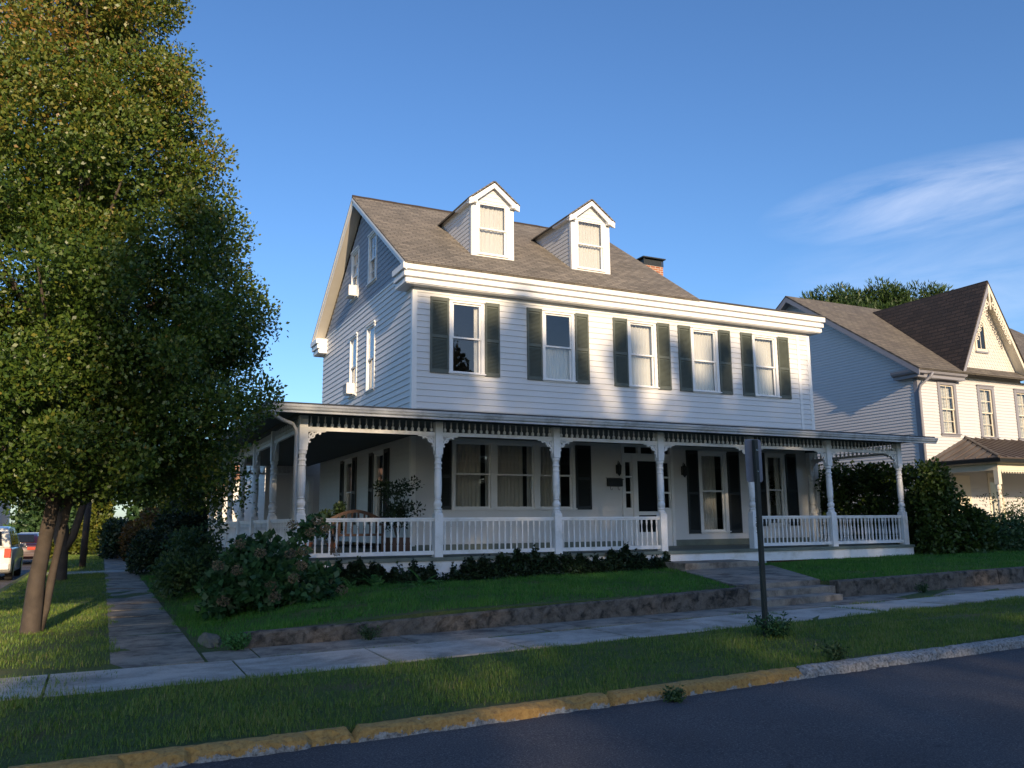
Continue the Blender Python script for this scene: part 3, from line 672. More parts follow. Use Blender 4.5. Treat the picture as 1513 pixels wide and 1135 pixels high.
# dormers
def dormer(x0, x1):
    y0 = .70; zb = rz(y0)+.02; ze, zr = 10.27, 10.75; xm = (x0+x1)/2; cw = .20; wb = zb+.10
    d = MB().box((x0, y0, zb-.05), (x0+cw, y0+.12, ze)).box((x1-cw, y0, zb-.05), (x1, y0+.12, ze)).box((x0+cw, y0, wb+1.42), (x1-cw, y0+.12, ze)).box((x0+cw, y0, zb-.05), (x1-cw, y0+.12, wb))
    dm = d.build('dormer', M['trim'], house)
    # cheeks clad in lap siding, clipped to the roof slope
    for X, s in ((x0, 1), (x1, -1)):
        T = (lambda u, n, z: (x0-n, u, z)) if s > 0 else (lambda u, n, z: (x1+n, u, z))
        siding(T, 0, 0, zb-.1, ze+.02, .12, [], lim=lambda z: (y0+.0, max(y0, (z-7.90)/SL-.39)), d=.014).build('cheek', M['siding'], dm)
    for X in (x0-.022, x1-.012): MB().box((X, y0-.004, zb-.05), (X+.034, y0+.10, ze)).build('corner_board', M['trim'], dm)
    # pediment
    g = siding(TF(y0), 0, 0, ze, zr-.06, .12, [], lim=lambda z: (x0+(z-ze)*(xm-x0)/(zr-ze), x1-(z-ze)*(x1-xm)/(zr-ze)), d=.012)
    g.build('pediment', M['siding'], dm)
    ov = .14; k = (zr-ze)/(xm-x0)
    xl, xr2 = x0-ov, x1+ov; zl = ze-ov*k+.05; zt = zr+.05
    yb1 = (zl-7.91)/SL-.39-.05; yb2 = (zt-7.91)/SL-.39
    r = MB(); yf = y0-.15
    r.slab([(xl, yf, zl), (xm, yf, zt), (xm, yb2, zt), (xl, yb1, zl)][::-1], .035)
    r.slab([(xm, yf, zt), (xr2, yf, zl), (xr2, yb1, zl), (xm, yb2, zt)][::-1], .035)
    r.build('dormer_roof', M['roof'], dm)
    f = lambda u, v, d: (u, d, v)
    b = MB()
    for a in (xl, xr2):
        s = 1 if a == xl else -1
        b.prism([(a, zl-.025), (xm, zt-.035), (xm, zt-.17), (a+s*.13, zl-.09), (a, zl-.15)], yf+.01, yf+.05, f)
        b.prism([(a+s*.0, zl-.05), (xm, zt-.06), (xm, zt-.10), (a+s*.0, zl-.10)], yf+.051, y0+.02, f)
    b.build('rake_board', M['trim'], dm)
    for a in (xl+.01, x1): MB().box((a, yf+.05, ze-.10), (a+ov-.012, y0+.9, ze-.03)).build('eave_board', M['trim'], dm)
    # eave returns
    for q0, q1 in ((xl, x0+.10), (x1-.10, xr2)): MB().box((q0, yf+.0, ze-.13), (q1, y0-.002, ze-.01)).build('eave_return', M['trim'], dm)
    # sash in the opening
    T = TF(y0)
    a, bb, c, dd_ = x0+cw, x1-cw, wb, wb+1.42; mid = (c+dd_)/2; s = .04
    for c0_, c1_, nn in ((mid-.02, dd_, -.02), (c, mid+.02, -.055)):
        m = MB(T); m.box((a, nn-.03, c0_), (a+s, nn, c1_)); m.box((bb-s, nn-.03, c0_), (bb, nn, c1_)); m.box((a+s, nn-.03, c0_), (bb-s, nn, c0_+s)); m.box((a+s, nn-.03, c1_-s), (bb-s, nn, c1_)); m.build('sash', M['trim'], dm)
        MB(T).face([(a+s, nn-.015, c0_+s), (bb-s, nn-.015, c0_+s), (bb-s, nn-.015, c1_-s), (a+s, nn-.015, c1_-s)]).build('pane', M['glass'], dm)
    m = MB(T); n = 60
    for q in range(n):
        u = [a+(bb-a)*t_/n for t_ in (q, q+1)]; y = [-.16+.014*math.sin(60*v+math.sin(v*9)*2) for v in u]
        m.face([(u[0], y[0], c), (u[1], y[1], c), (u[1], y[1], dd_), (u[0], y[0], dd_)])
    m.build('curtain', M['curtain'], dm)
    MB(T).box((a-.05, .001, c-.05), (bb+.05, .04, c-.005)).build('sill', M['trim'], dm)
dormer(1.88, 3.10); dormer(4.96, 6.20)

# ---- porch
PX = [-3.26, -.56, 2.13, 4.84, 7.51, 10.07, 12.64]; PY = -3.25
LY = [-.37, 2.01, 4.21, 6.43, 8.70, 10.92]
DK = .97
dk = MB().box((-3.42, -3.42, .90), (12.82, -.03, DK)).box((-3.42, -.029, .90), (-.03, 11.08, DK))
dk.build('porch_deck', M['deckgreen'], house)
MB().sweep([(-3.36, 11.0), (-3.36, -3.36), (12.76, -3.36), (12.76, -.1)], [(0, .68), (.03, .68), (.03, .898), (0, .898)]).build('skirt_board', M['porchwhite'], house)
for x in PX: MB().box((x-.18, -3.42, .1), (x+.18, -3.05, .679)).build('porch_pier', M['whitebrick'], house)
for y in LY[1:]: MB().box((-3.44, y-.18, .1), (-3.08, y+.18, .679)).build('porch_pier', M['whitebrick'], house)
MB().box((-3.22, -3.18, .2), (12.5, -3.14, .675)).build('underdeck_shade_sheet', M['black'], house)  # black sheet behind the lattice stands in for shade under the deck
def lattice(x0, x1, y, z0, z1):
    m = MB(); st_ = .075
    n = int((x1-x0)/st_)
    for k in range(-4, n+1):
        for s in (1, -1):
            xs_ = x0+k*st_; h = z1-z0
            a = [xs_, xs_+h] if s > 0 else [xs_+h, xs_]
            if min(a) < x0 or max(a) > x1: continue
            yy = y+(0.006 if s > 0 else 0)
            m.prism([(a[0]-.012, z0), (a[0]+.012, z0), (a[1]+.012, z1), (a[1]-.012, z1)], yy, yy+.005, lambda u, v, d: (u, d, v))
    m.box((x0, y-.012, z0-.02), (x1, y-.001, z0+.02)); return m.build('lattice', M['lattice'], house)
for x0, x1 in zip(PX, PX[1:]):
    if x0 == PX[3]: continue
    lattice(x0+.2, x1-.2, -3.3, .42, .678)

PP = [(.082, 0), (.082, .03), (.074, .05), (.09, .075), (.06, .10), (.085, .15), (.088, .19), (.062, .235), (.060, .26), (.078, .28), (.060, .30), (.072, .36), (.076, .42), (.078, .60), (.074, .78), (.066, .86), (.078, .875), (.078, .895), (.066, .91), (.066, .96), (.080, .975), (.080, 1.0), (.062, 1.02), (.064, 1.08), (.082, 1.10), (.082, 1.15)]
def make_post(x, y, num=False):
    m = MB().box((x-.085, y-.085, DK), (x+.085, y+.085, 1.80)).box((x-.078, y-.078, 3.0), (x+.078, y+.078, 3.655))
    m.v and None
    for (z0, z1, w0, w1) in ((1.80, 1.835, .085, .06), (3.0, 2.975, .078, .06)):
        pa = [(x+sx*w0, y+sy*w0, z0) for sx, sy in ((-1, -1), (1, -1), (1, 1), (-1, 1))]; pb = [(x+sx*w1, y+sy*w1, z1) for sx, sy in ((-1, -1), (1, -1), (1, 1), (-1, 1))]
        for k in range(4): m.face([pa[k], pa[(k+1) % 4], pb[(k+1) % 4], pb[k]])
        m.face(pb)
    m.lathe(PP, (x, y, 1.83), 14)
    return m.build('porch_post', M['porchwhite'], house)
posts = [make_post(x, PY) for x in PX] + [make_post(-3.26, y) for y in LY] + [make_post(12.64, -.12)]
# house number on the fifth post
for i, chh in enumerate('303'):
    cu = bpy.data.curves.new('n', 'FONT'); cu.body = chh; cu.size = .155; cu.extrude = .004; cu.align_x = 'CENTER'
    to = bpy.data.objects.new('n', cu); COL.objects.link(to); bpy.context.view_layer.update()
    me = bpy.data.meshes.new_from_object(to.evaluated_get(bpy.context.evaluated_depsgraph_get())); bpy.data.objects.remove(to)
    me.materials.append(M['metaldark']); no = bpy.data.objects.new('house_number_digit', me); COL.objects.link(no)
    no.parent = posts[4]; no.rotation_euler = (R(90), 0, 0); no.location = Vector((PX[4]+.02, PY-.0905, 1.60-.135*i))-wloc(posts[4])

BAL = [(.018, 0), (.018, .10), (.024, .105), (.013, .125), (.020, .16), (.024, .20), (.022, .26), (.012, .40), (.010, .44), (.019, .455), (.010, .47), (.018, .48), (.021, .50), (.021, .565)]
def bal_prof(): return BAL
bal_count = 0
balmesh = None
def railing(p, q, n, indiv):
    """between posts p,q (xy)"""
    global balmesh
    d = Vector((q[0]-p[0], q[1]-p[1])); L = d.length; d /= L; m = Vector((-d[1], d[0]))
    T = lambda u, nn, z: (p[0]+d[0]*u+m[0]*nn, p[1]+d[1]*u+m[1]*nn, z)
    a, b = .086, L-.086
    r = MB(T).box((a, -.045, 1.70), (b, .045, 1.735)).box((a, -.03, 1.665), (b, .03, 1.699)).box((a, -.035, 1.02), (b, .035, 1.095))
    ro = r.build('railing', M['porchwhite'], house)
    pts = [a+(b-a)*(k+.5)/n for k in range(n)]
    if indiv:
        for u in pts:
            if balmesh is None:
                o = MB().lathe(BAL, (0, 0, 0), 8).build('baluster', M['porchwhite'], None); balmesh = o.data
                sh = [False if True else True]
            else: o = bpy.data.objects.new('baluster', balmesh); COL.objects.link(o)
            o.parent = ro; o.location = Vector(T(u, 0, 1.097))-wloc(ro)
    return [T(u, 0, 1.097) for u in pts] if not indiv else []
spmesh = None
SPN = [(.015, 0), (.030, .015), (.034, .04), (.030, .065), (.010, .085), (.014, .105), (.018, .135), (.013, .16), (.010, .20), (.010, .212)]
def bracket_shape(T):
    """scrolled corner bracket, post at u=0, rail at v=0 going down"""
    m = MB(T); t0, t1 = -.014, .014
    f = lambda u, v, d: (u, d, v)
    W, Hh = .34, .30
    # outer curved band
    pts_o = []; pts_i = []
    for k in range(13):
        t_ = k/12; a = t_*math.pi/2
        ro_ = .30; cx, cy = W, -Hh
        x = W-(W-.035)*math.cos(a)**1.0; 
        pts_o.append((W-(W-.01)*math.cos(a)*1.0, -Hh+(Hh-.02)*math.sin(a)))
    for k in range(12):
        (x0, z0), (x1, z1) = pts_o[k], pts_o[k+1]
        w = .030+.018*math.sin(k/12*math.pi*3)**2
        n0 = Vector((-(z1-z0), (x1-x0))).normalized()*w
        m.prism([(x0, z0), (x1, z1), (max(0, x1+n0[0]), min(0, z1+n0[1])), (max(0, x0+n0[0]), min(0, z0+n0[1]))], t0, t1, f)
    m.prism([(0, 0), (.02, 0), (.02, -Hh+.01), (0, -Hh-.02)], t0-.001, t1+.001, f)
    m.prism([(.02, 0), (W+.02, 0), (W, -.02), (.02, -.02)], t0-.001, t1+.001, f)
    # scroll ring + ball
    for (cx, cz, r0, r1, n) in ((.088, -.085, .038, .062, 14), (.235, -.045, .0, .026, 8), (.045, -.21, .0, .022, 8)):
        for k in range(n):
            a, b = 2*math.pi*k/n, 2*math.pi*(k+1)/n
            m.prism([(cx+r0*math.cos(a), cz+r0*math.sin(a)), (cx+r1*math.cos(a), cz+r1*math.sin(a)), (cx+r1*math.cos(b), cz+r1*math.sin(b)), (cx+r0*math.cos(b), cz+r0*math.sin(b))], t0+.003, t1-.003, f)
    return m
def spandrel(p, q, n, indiv, brackets=True):
    global spmesh
    d = Vector((q[0]-p[0], q[1]-p[1])); L = d.length; d /= L; m = Vector((-d[1], d[0]))
    T = lambda u, nn, z: (p[0]+d[0]*u+m[0]*nn, p[1]+d[1]*u+m[1]*nn, z)
    a, b = .079, L-.079
    s = MB(T).box((a, -.028, 3.365), (b, .028, 3.435)).build('spandrel', M['porchwhite'], house)
    pts = [a+(b-a)*(k+.5)/n for k in range(n)]
    if indiv:
        for u in pts:
            if spmesh is None: o = MB().lathe(SPN, (0, 0, 0), 8).build('spindle', M['porchwhite'], None); spmesh = o.data
            else: o = bpy.data.objects.new('spindle', spmesh); COL.objects.link(o)
            o.parent = s; o.location = Vector(T(u, 0, 3.437))-wloc(s)
    if brackets:
        bracket_shape(lambda u, nn, z: T(a+u, nn, 3.364+z)).build('bracket', M['porchwhite'], s)
        bracket_shape(lambda u, nn, z: T(b-u, nn, 3.364+z)).build('bracket', M['porchwhite'], s)
    return [] if indiv else [T(u, 0, 3.437) for u in pts]
restb, rests = [], []
fp = [(x, PY) for x in PX]
for i in range(6):
    if i != 3: restb += railing(fp[i], fp[i+1], 19, True)
    rests += spandrel(fp[i], fp[i+1], 19, i < 5)
lp = [(-3.26, PY)] + [(-3.26, y) for y in LY]
for i in range(6):
    restb += railing(lp[i+1], lp[i], 16, False); rests += spandrel(lp[i+1], lp[i], 16, False)
restb += railing((12.64, PY), (12.64, -.12), 20, False); rests += spandrel((12.64, PY), (12.64, -.12), 20, False)
restb += railing((-3.26, 10.92), (-.1, 10.92), 20, False); rests += spandrel((-3.26, 10.92), (-.1, 10.92), 20, False, True)
m = MB()
for p_ in restb: m.lathe(BAL, p_, 6)
m.build('baluster', M['porchwhite'], house, kind='stuff')
m = MB()
for p_ in rests: m.lathe(SPN, p_, 6)
m.build('spindle', M['porchwhite'], house, kind='stuff')
# beam, ceiling, roof and gutter of the porch
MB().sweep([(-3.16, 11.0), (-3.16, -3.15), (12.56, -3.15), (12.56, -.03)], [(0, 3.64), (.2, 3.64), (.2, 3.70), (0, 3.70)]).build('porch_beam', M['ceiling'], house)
XE, YE, XR = -4.04, -3.85, 13.36
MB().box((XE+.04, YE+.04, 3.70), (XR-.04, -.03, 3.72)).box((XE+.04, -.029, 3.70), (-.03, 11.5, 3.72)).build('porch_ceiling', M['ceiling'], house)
wz = 4.30
pr = MB()
pr.slab([(XE-.02, YE-.03, 3.80), (XR+.02, YE-.03, 3.80), (XR-.3, .0, wz), (-.0, .0, wz)], .06)
pr.slab([(XE-.02, 11.55, 3.80), (XE-.02, YE-.03, 3.80), (0, 0, wz), (0, 11.55, wz)], .06)
pr.build('porch_roof', M['porchroof'], house)
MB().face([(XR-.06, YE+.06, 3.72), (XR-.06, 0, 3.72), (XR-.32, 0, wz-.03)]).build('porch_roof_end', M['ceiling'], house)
MB().sweep([(XE+.03, 11.5), (XE+.03, YE+.03), (XR+.12, YE+.03)], [(-.02, 3.615), (.015, 3.62), (.015, 3.655), (.035, 3.665), (.05, 3.68), (.06, 3.72), (.075, 3.725), (.08, 3.765), (.055, 3.77), (-.02, 3.765)]).build('gutter', M['gutter'], house)
# downspout at the corner post
MB().tube([(-3.93, -3.80, 3.64), (-3.86, -3.74, 3.55), (-3.70, -3.60, 3.50), (-3.50, -3.45, 3.46), (-3.41, -3.38, 3.36), (-3.40, -3.37, 3.1), (-3.40, -3.37, .5)], .036, 10).build('downspout', M['gutter'], house, smooth=True)
# rear wing
wing = MB(TF(11.2)); s_ = siding(TF(11.2), -1.5, 5, .9, 4.45, .155, [(-.62+.03, .18-.03, 1.6, 3.3)]); s_.build('rear_wing_wall', M['siding'], house)
window(house, TF(11.2), -.62, .18, 1.57, 3.33, curt='full')
siding(TL(-1.5), 11.2, 16, .6, 4.4, .155, []).build('rear_wing_wall', M['siding'], house)
MB().slab([(-1.95, 10.4, 4.45), (5, 10.4, 6.6), (5, 16.3, 6.6), (-1.95, 16.3, 4.45)], .12).build('rear_wing_roof', M['roofdark'], house)
MB().box((4.5, 11.3, .6), (HW, 16, 6.3)).build('rear_wing_body', M['siding'], house)

# air conditioners in the side windows
def aircon(y0, z0, label, s=1):
    e = empty('window_air_conditioner', (-.2, y0, z0), label, 'air conditioner', 'window air conditioners in the side windows')
    MB().box((-.27, y0, z0), (.0, y0+.46*s, z0+.33*s)).build('casing', M['ac'], e, bevel=.012)
    g = MB()
    for k in range(9): g.box((-.276, y0+.03, z0+.03+k*.030*s), (-.271, y0+.43*s, z0+.052+k*.033*s))
    g.build('grille', M['nbtrim'], e)
aircon(5.15, 5.46, 'white air conditioner in the lower second floor side window')
aircon(5.16, 8.48, 'white air conditioner in the rear attic gable window')

# porch lamps, mailbox
def lantern(x, label):
    e = empty('wall_lantern', (x, -.1, 2.85), label, 'lantern', 'black lanterns beside the front door')
    m = MB().lathe([(.01, 0), (.03, .03), (.055, .05), (.075, .26), (.08, .27), (.03, .33), (.012, .38)], (x, -.13, 2.83), 6)
    m.build('lamp_body', M['metaldark'], e)
    MB().box((x-.035, -.04, 2.9), (x+.035, -.02, 3.14)).tube([(x, -.03, 3.1), (x, -.09, 3.24), (x, -.13, 3.2)], .009, 6).build('bracket', M['metaldark'], e)
lantern(5.78, 'black carriage lantern above the mailbox left of the door'); lantern(7.93, 'black carriage lantern right of the front door')
mbx = empty('mailbox', (5.66, -.1, 2.6), 'dark wall mailbox with newspaper hooks left of the door', 'mailbox')
MB().box((5.44, -.14, 2.56), (5.88, -.022, 2.76)).build('box', M['metaldark'], mbx, bevel=.008)
MB().slab([(5.42, -.16, 2.74), (5.90, -.16, 2.74), (5.90, -.02, 2.79), (5.42, -.02, 2.79)], .01).build('lid', M['metaldark'], mbx)
m = MB()
for x in (5.54, 5.78): m.tube([(x, -.05, 2.56), (x, -.06, 2.48), (x+.0, -.12, 2.46), (x, -.14, 2.50)], .006, 5)
m.build('hook', M['metaldark'], mbx)
# porch furniture & plants
def chair(x, y, label):
    e = empty('garden_bench', (x, y, DK), label, 'bench')
    MB().box((x-.55, y-.25, DK+.40), (x+.55, y+.22, DK+.45)).build('seat', M['wood'], e, bevel=.01)
    arc = [(x-.55+1.1*k/16, DK+.80+.17*math.sin(math.pi*k/16)) for k in range(17)]
    b = MB()
    for (a, c) in zip(arc, arc[1:]): b.prism([(a[0], a[1]-.07), (c[0], c[1]-.07), c, a], y+.20, y+.24, lambda u, v, d: (u, d, v))
    for k in range(1, 16, 2): b.box((arc[k][0]-.02, y+.205, DK+.451), (arc[k][0]+.02, y+.235, arc[k][1]-.06))
    b.build('backrest', M['wood'], e)
    for sx in (-.52, .47):
        for sy in (-.24, .17): MB().box((x+sx, y+sy, DK), (x+sx+.05, y+sy+.05, DK+.399)).build('leg', M['wood'], e)
        MB().box((x+sx, y-.24, DK+.62), (x+sx+.05, y+.2, DK+.66)).box((x+sx, y-.24, DK+.451), (x+sx+.05, y-.19, DK+.619)).build('armrest', M['wood'], e)
chair(-1.55, -1.0, 'brown wooden bench with arched back on the porch')
def potted(x, y, s, h, label, mat='ivy', wood=False, group=None):
    e = empty('potted_plant', (x, y, DK), label, 'potted plant', group)
    if wood: MB().box((x-.22, y-.22, DK), (x+.22, y+.22, DK+.36)).build('planter', M['wood'], e, bevel=.01)
    else: MB().lathe([(.12*s, 0), (.18*s, .28*s), (.2*s, .3*s), (.2*s, .34*s), (.15*s, .34*s)], (x, y, DK), 14).build('pot', M['terracotta'], e)
    C = []; 
    for k in range(22):
        a = random.uniform(0, 6.28); r = random.uniform(0, .42)*s; C.append((x+r*math.cos(a), y+r*math.sin(a)*.8, DK+.45*s+random.uniform(0, h)))
    canopy('foliage', M[mat], e, C, .17*s, 60, .075, .045)
    t_ = MB()
    for k in range(5): t_.tube([(x, y, DK+.25*s), (x+random.uniform(-.1, .1), y, DK+.5*s), (x+random.uniform(-.3, .3)*s, y+random.uniform(-.2, .2), DK+.45*s+h*.6)], [.012, .01, .006], 5)
    t_.build('stem', M['bark'], e)
potted(-.75, -1.3, 1.15, 1.0, 'big leafy plant in a square wooden planter near the house corner', wood=True)
potted(-2.7, -1.1, .85, .35, 'dark bushy potted plant behind the corner post', wood=False)
potted(-1.75, .4, .7, .75, 'tall thin potted plant beside the side windows', wood=False)

# ------------------------------------------------------------------ NEIGHBOUR HOUSE
NX, NY_ = 19.8, 1.5
nb = empty('neighbour_house', (NX, NY_, .6), 'pale grey two storey house with steep front gable and lacy bargeboards', 'house')
NR, NE, NZ = 7.2, 1.02, 6.98; NS = (11.2-6.98)/(NR-NE); NB2 = 2*NR-NY_
def nz(y): return NZ+NS*((y-NE) if y < NR else (2*NR-y-NE))
TN = TF(NY_)
nbw = [(20.83, 21.85, 4.62, 6.68), (23.05, 24.03, 4.58, 6.66), (25.25, 26.25, 4.60, 6.64), (28.2, 29.2, 4.6, 6.64)]
low2 = [(23.15, 24.0, 1.35, 3.3)]
siding(TN, NX, 34, .9, 6.80, .115, holes(nbw, .05)+holes(low2)).build('front_wall', M['nbsiding'], nb)
siding(TL(NX), NY_, NB2, .9, 11.2, .115, [], lim=lambda z: (NY_, NB2) if z < nz(NY_)-.1 else (min(NR, (z-NZ+.1)/NS+NE), max(NR, 2*NR-(z-NZ+.1)/NS-NE))).build('side_wall', M['nbsiding'], nb)
for wd in nbw: window(nb, TN, *wd, cw=.14, trimmat='nbtrim', sashmat='cream', curt=None, blinds=True, grid_=(2, 2), proud=.05)
for wd in low2: window(nb, TN, *wd, cw=.1, trimmat='cream', sashmat='cream', curt='full', proud=.04)
MB().box((NX-.03, NY_-.03, .9), (NX+.14, NY_+.002, 6.7)).box((NX-.031, NY_+.003, .9), (NX-.001, NY_+.14, 6.7)).build('corner_board', M['nbtrim'], nb)
r = MB()
r.slab([(NX-.45, NE-.03, nz(NE)+.0), (34.5, NE-.03, nz(NE)), (34.5, NR, nz(NR)), (NX-.45, NR, nz(NR))], .06)
r.slab([(NX-.45, 2*NR-NE, nz(NE)), (NX-.45, NR, nz(NR)-.001), (34.5, NR, nz(NR)-.001), (34.5, 2*NR-NE, nz(NE))], .06)
r.build('roof', M['roofpale'], nb)
f = lambda u, v, d: (d, u, v)
for sg in (1, -1):
    y = (lambda q: q) if sg > 0 else (lambda q: 2*NR-q)
    MB().prism([(y(NE), nz(NE)-.06), (y(NR), nz(NR)-.06), (y(NR), nz(NR)-.28), (y(NE), nz(NE)-.26)], NX-.45, NX-.42, f).build('rake_board', M['nbtrim'], nb)
    MB().slab([(NX-.42, y(NE), nz(NE)-.16), (NX, y(NE), nz(NE)-.16), (NX, y(NR), nz(NR)-.16), (NX-.42, y(NR), nz(NR)-.16)], .02).build('rake_soffit', M['nbtrim'], nb)
# eave box with return, in two steps
MB().sweep([(NX, NY_+.75), (NX, NY_), (22.05, NY_)], [(0, 6.70), (.30, 6.70), (.30, 6.80), (.36, 6.83), (.40, 6.84), (.43, 6.90), (.45, 6.98), (0, 6.985)]).build('eave', M['nbtrim'], nb)
MB().sweep([(26.0, NY_), (34, NY_)], [(0, 6.70), (.30, 6.70), (.30, 6.80), (.45, 6.98), (0, 6.985)]).build('eave', M['nbtrim'], nb)
MB().tube([(NX+.25, NE-.02, 6.86), (NX+.18, NE+.02, 6.72), (NX+.02, NY_-.12, 6.42), (NX-.02, NY_-.08, 6.2), (NX-.02, NY_-.08, .9)], .045, 10).build('downspout', M['nbtrim'], nb, smooth=True)
# front cross gable
GX, GA = 23.82, 10.74; gx0, gx1 = 21.80, 25.84; gsl = (GA-7.0)/(GX-gx0)
GYF = NY_-.42
yb_ = lambda z: (z-NZ)/NS+NE
def glim(z): return (gx0+(z-7.0)/gsl+.16, gx1-(z-7.0)/gsl-.16)
arch = (23.24, 23.90, 8.0, 9.36)
fishscale(TN, gx0, gx1, 6.86, 10.6, lambda z: (max(gx0+.12, glim(z)[0]), min(gx1-.12, glim(z)[1])), [arch], ex=.13, w=.15).build('gable_shingles', M['nbshingle'], nb)
siding(TN, gx0, gx1, 6.80, 10.7, .13, [(23.30, 23.88, 8.02, 9.0)], lim=lambda z: (max(gx0+.05, glim(z)[0]-.1), min(gx1-.05, glim(z)[1]+.1)), d=.002, n0=.001).build('gable_sheathing', M['nbshingle'], nb)
MB(TN).box((22.05, 0.0, 6.80), (26.0, .045, 6.90)).build('gable_band', M['nbshingle'], nb)
g = MB()
g.slab([(gx0, GYF, 7.0), (GX, GYF, GA), (GX, yb_(GA), GA), (gx0, yb_(7.0), 7.0)][::-1], .05)
g.slab([(GX, GYF, GA), (gx1, GYF, 7.0), (gx1, yb_(7.0), 7.0), (GX, yb_(GA), GA)][::-1], .05)
g.build('gable_roof', M['roofdark'], nb)
f2 = lambda u, v, d: (u, d, v)
for s, e in ((1, gx0), (-1, gx1)):
    MB().prism([(e+s*.03, 7.0-.03), (GX, GA-.08), (GX, GA-.36), (e+s*.03+s*.13, 6.97)], GYF+.01, GYF+.045, f2).build('rake_board', M['nbtrim'] if s > 0 else M['cream'], nb)
    a = [(e+s*.10, 7.0-.02), (GX, GA-.15)]
    MB().slab([(a[0][0], GYF+.05, a[0][1]), (a[1][0], GYF+.05, a[1][1]), (a[1][0], NY_, a[1][1]), (a[0][0], NY_, a[0][1])], .02*s).build('rake_soffit', M['cream'], nb)
    # lace: rings strung along the rake
    L = MB()
    for k in range(9):
        t_ = .14+k*.048; cx = GX-s*(GX-gx0)*s*t_*1.0 if False else GX-s*abs(GX-gx0)*t_; cz = GA-.52-(GA-7.0)*t_+.12
        r1 = .105-.004*k; cx += s*.10
        for j in range(10):
            aa, bb = 2*math.pi*j/10, 2*math.pi*(j+1)/10
            L.prism([(cx+r1*.55*math.cos(aa), cz+r1*.55*math.sin(aa)), (cx+r1*math.cos(aa), cz+r1*math.sin(aa)), (cx+r1*math.cos(bb), cz+r1*math.sin(bb)), (cx+r1*.55*math.cos(bb), cz+r1*.55*math.sin(bb))], GYF+.015, GYF+.035, f2)
        L.prism([(cx-.02, cz+.02), (cx+.02, cz+.02), (cx-s*.04+.03, cz+.25), (cx-s*.04-.03, cz+.25)], GYF+.016, GYF+.034, f2)
    L.build('bargeboard_lace', M['cream'], nb)
MB().lathe([(.02, 0), (.04, .05), (.03, .1), (.045, .5), (.03, .95), (.02, 1.0)], (GX, GYF+.03, GA-1.15), 8).build('gable_finial', M['cream'], nb)
# arched attic window
ap = lambda w, h0, h1: [(-w, h0), (w, h0), (w, h1)] + [(w*math.cos(t)*1.0, h1+(w*1.55)*math.sin(t)**.85) for t in np.linspace(.2, math.pi-.2, 9)] + [(-w, h1)]
axm = (arch[0]+arch[1])/2
w_ = MB(TN); o_ = ap(.32, 8.0, 8.95); i_ = ap(.24, 8.10, 8.95)
for k in range(len(o_)):
    a, b, c, d = o_[k], o_[(k+1) % len(o_)], i_[(k+1) % len(o_)], i_[k]
    w_.prism([(axm+q[0], q[1]) for q in (a, b, c, d)], -.06, .05, f2)
w_.box((axm-.015, -.01, 8.1), (axm+.015, .03, 9.3))
aw = w_.build('attic_window', M['cream'], nb)
MB(TN).face([(axm+u, .026, v) for u, v in i_]).build('pane', M['carglass'], aw)
MB(TN).box((axm-.36, .0, 7.93), (axm+.36, .07, 7.998)).build('sill', M['nbtrim'], aw)
# porch of the neighbour: hipped metal roof, turned posts
px0, py0 = 19.75, -1.35
pz, pw = 3.62, 4.62
p_ = MB()
p_.slab([(px0, NY_, pz), (px0, py0, pz), (px0+2.4, NY_-.01, pw), (px0+2.4, NY_, pw)], .05)
p_.slab([(px0, py0, pz), (34, py0, pz), (34, NY_, pw), (px0+2.4, NY_, pw)], .05)
po = p_.build('porch_roof', M['nbmetalroof'], nb)
sm = MB()
for k in range(1, 30):
    x = px0+.42*k
    if x < 34:
        t_ = min(1, (x-px0)/2.4); y1 = py0+(NY_-py0)*t_; z1 = pz+(pw-pz)*t_
        sm.slab([(x-.012, py0, pz+.035), (x+.012, py0, pz+.035), (x+.012, y1, z1+.035), (x-.012, y1, z1+.035)], .034)
for k in range(1, 7):
    y = py0+.42*k; t_ = (y-py0)/(NY_-py0); x1 = px0+2.4*t_
    sm.slab([(px0, y+.012, pz+.035), (px0, y-.012, pz+.035), (x1, y-.012, pz+(pw-pz)*t_+.035), (x1, y+.012, pz+(pw-pz)*t_+.035)], .034)
sm.tube([(px0, py0, pz+.02), (px0+2.4, NY_-.01, pw+.02)], .05, 6)
sm.build('roof_seam', M['nbmetalroof'], po)
MB().sweep([(px0+.02, NY_), (px0+.02, py0+.02), (34, py0+.02)], [(0, 3.45), (.05, 3.47), (.07, 3.575), (0, 3.575)]).build('gutter', M['metaldark'], nb)
MB().sweep([(px0+.3, NY_), (px0+.3, py0+.3), (34, py0+.3)], [(-.08, 3.22), (.0, 3.22), (.0, 3.44), (-.08, 3.44)]).build('porch_beam', M['cream'], nb)
MB().box((px0+.1, py0+.1, 3.44), (34, NY_-.02, 3.46)).build('porch_ceiling', M['cream'], nb)
MB().box((px0+.2, py0+.15, .6), (34, NY_-.02, 1.05)).build('porch_deck', M['nbtrim'], nb)
for x in (px0+.34, 23.2, 26.6, 30): MB().box((x-.08, py0+.28, 2.75), (x+.08, py0+.44, 3.22)).lathe([(.08, 0), (.075, .3), (.09, .34), (.06, .4), (.08, .8), (.078, 1.3), (.06, 1.5), (.085, 1.55), (.085, 1.62), (.06, 1.7)], (x, py0+.36, 1.05), 12).build('porch_post', M['cream'], nb)
tt = MB().box((px0+.5, py0+.318, 3.17), (33.2, py0+.342, 3.2195))
for k in range(90):
    x = px0+.55+k*.14; tt.box((x, py0+.32, 3.12), (x+.05, py0+.34, 3.219))
tt.build('porch_valance', M['cream'], nb)
MB(TN).box((21.2, .02, .96), (22.1, .06, 3.2)).build('door', M['cream'], nb)
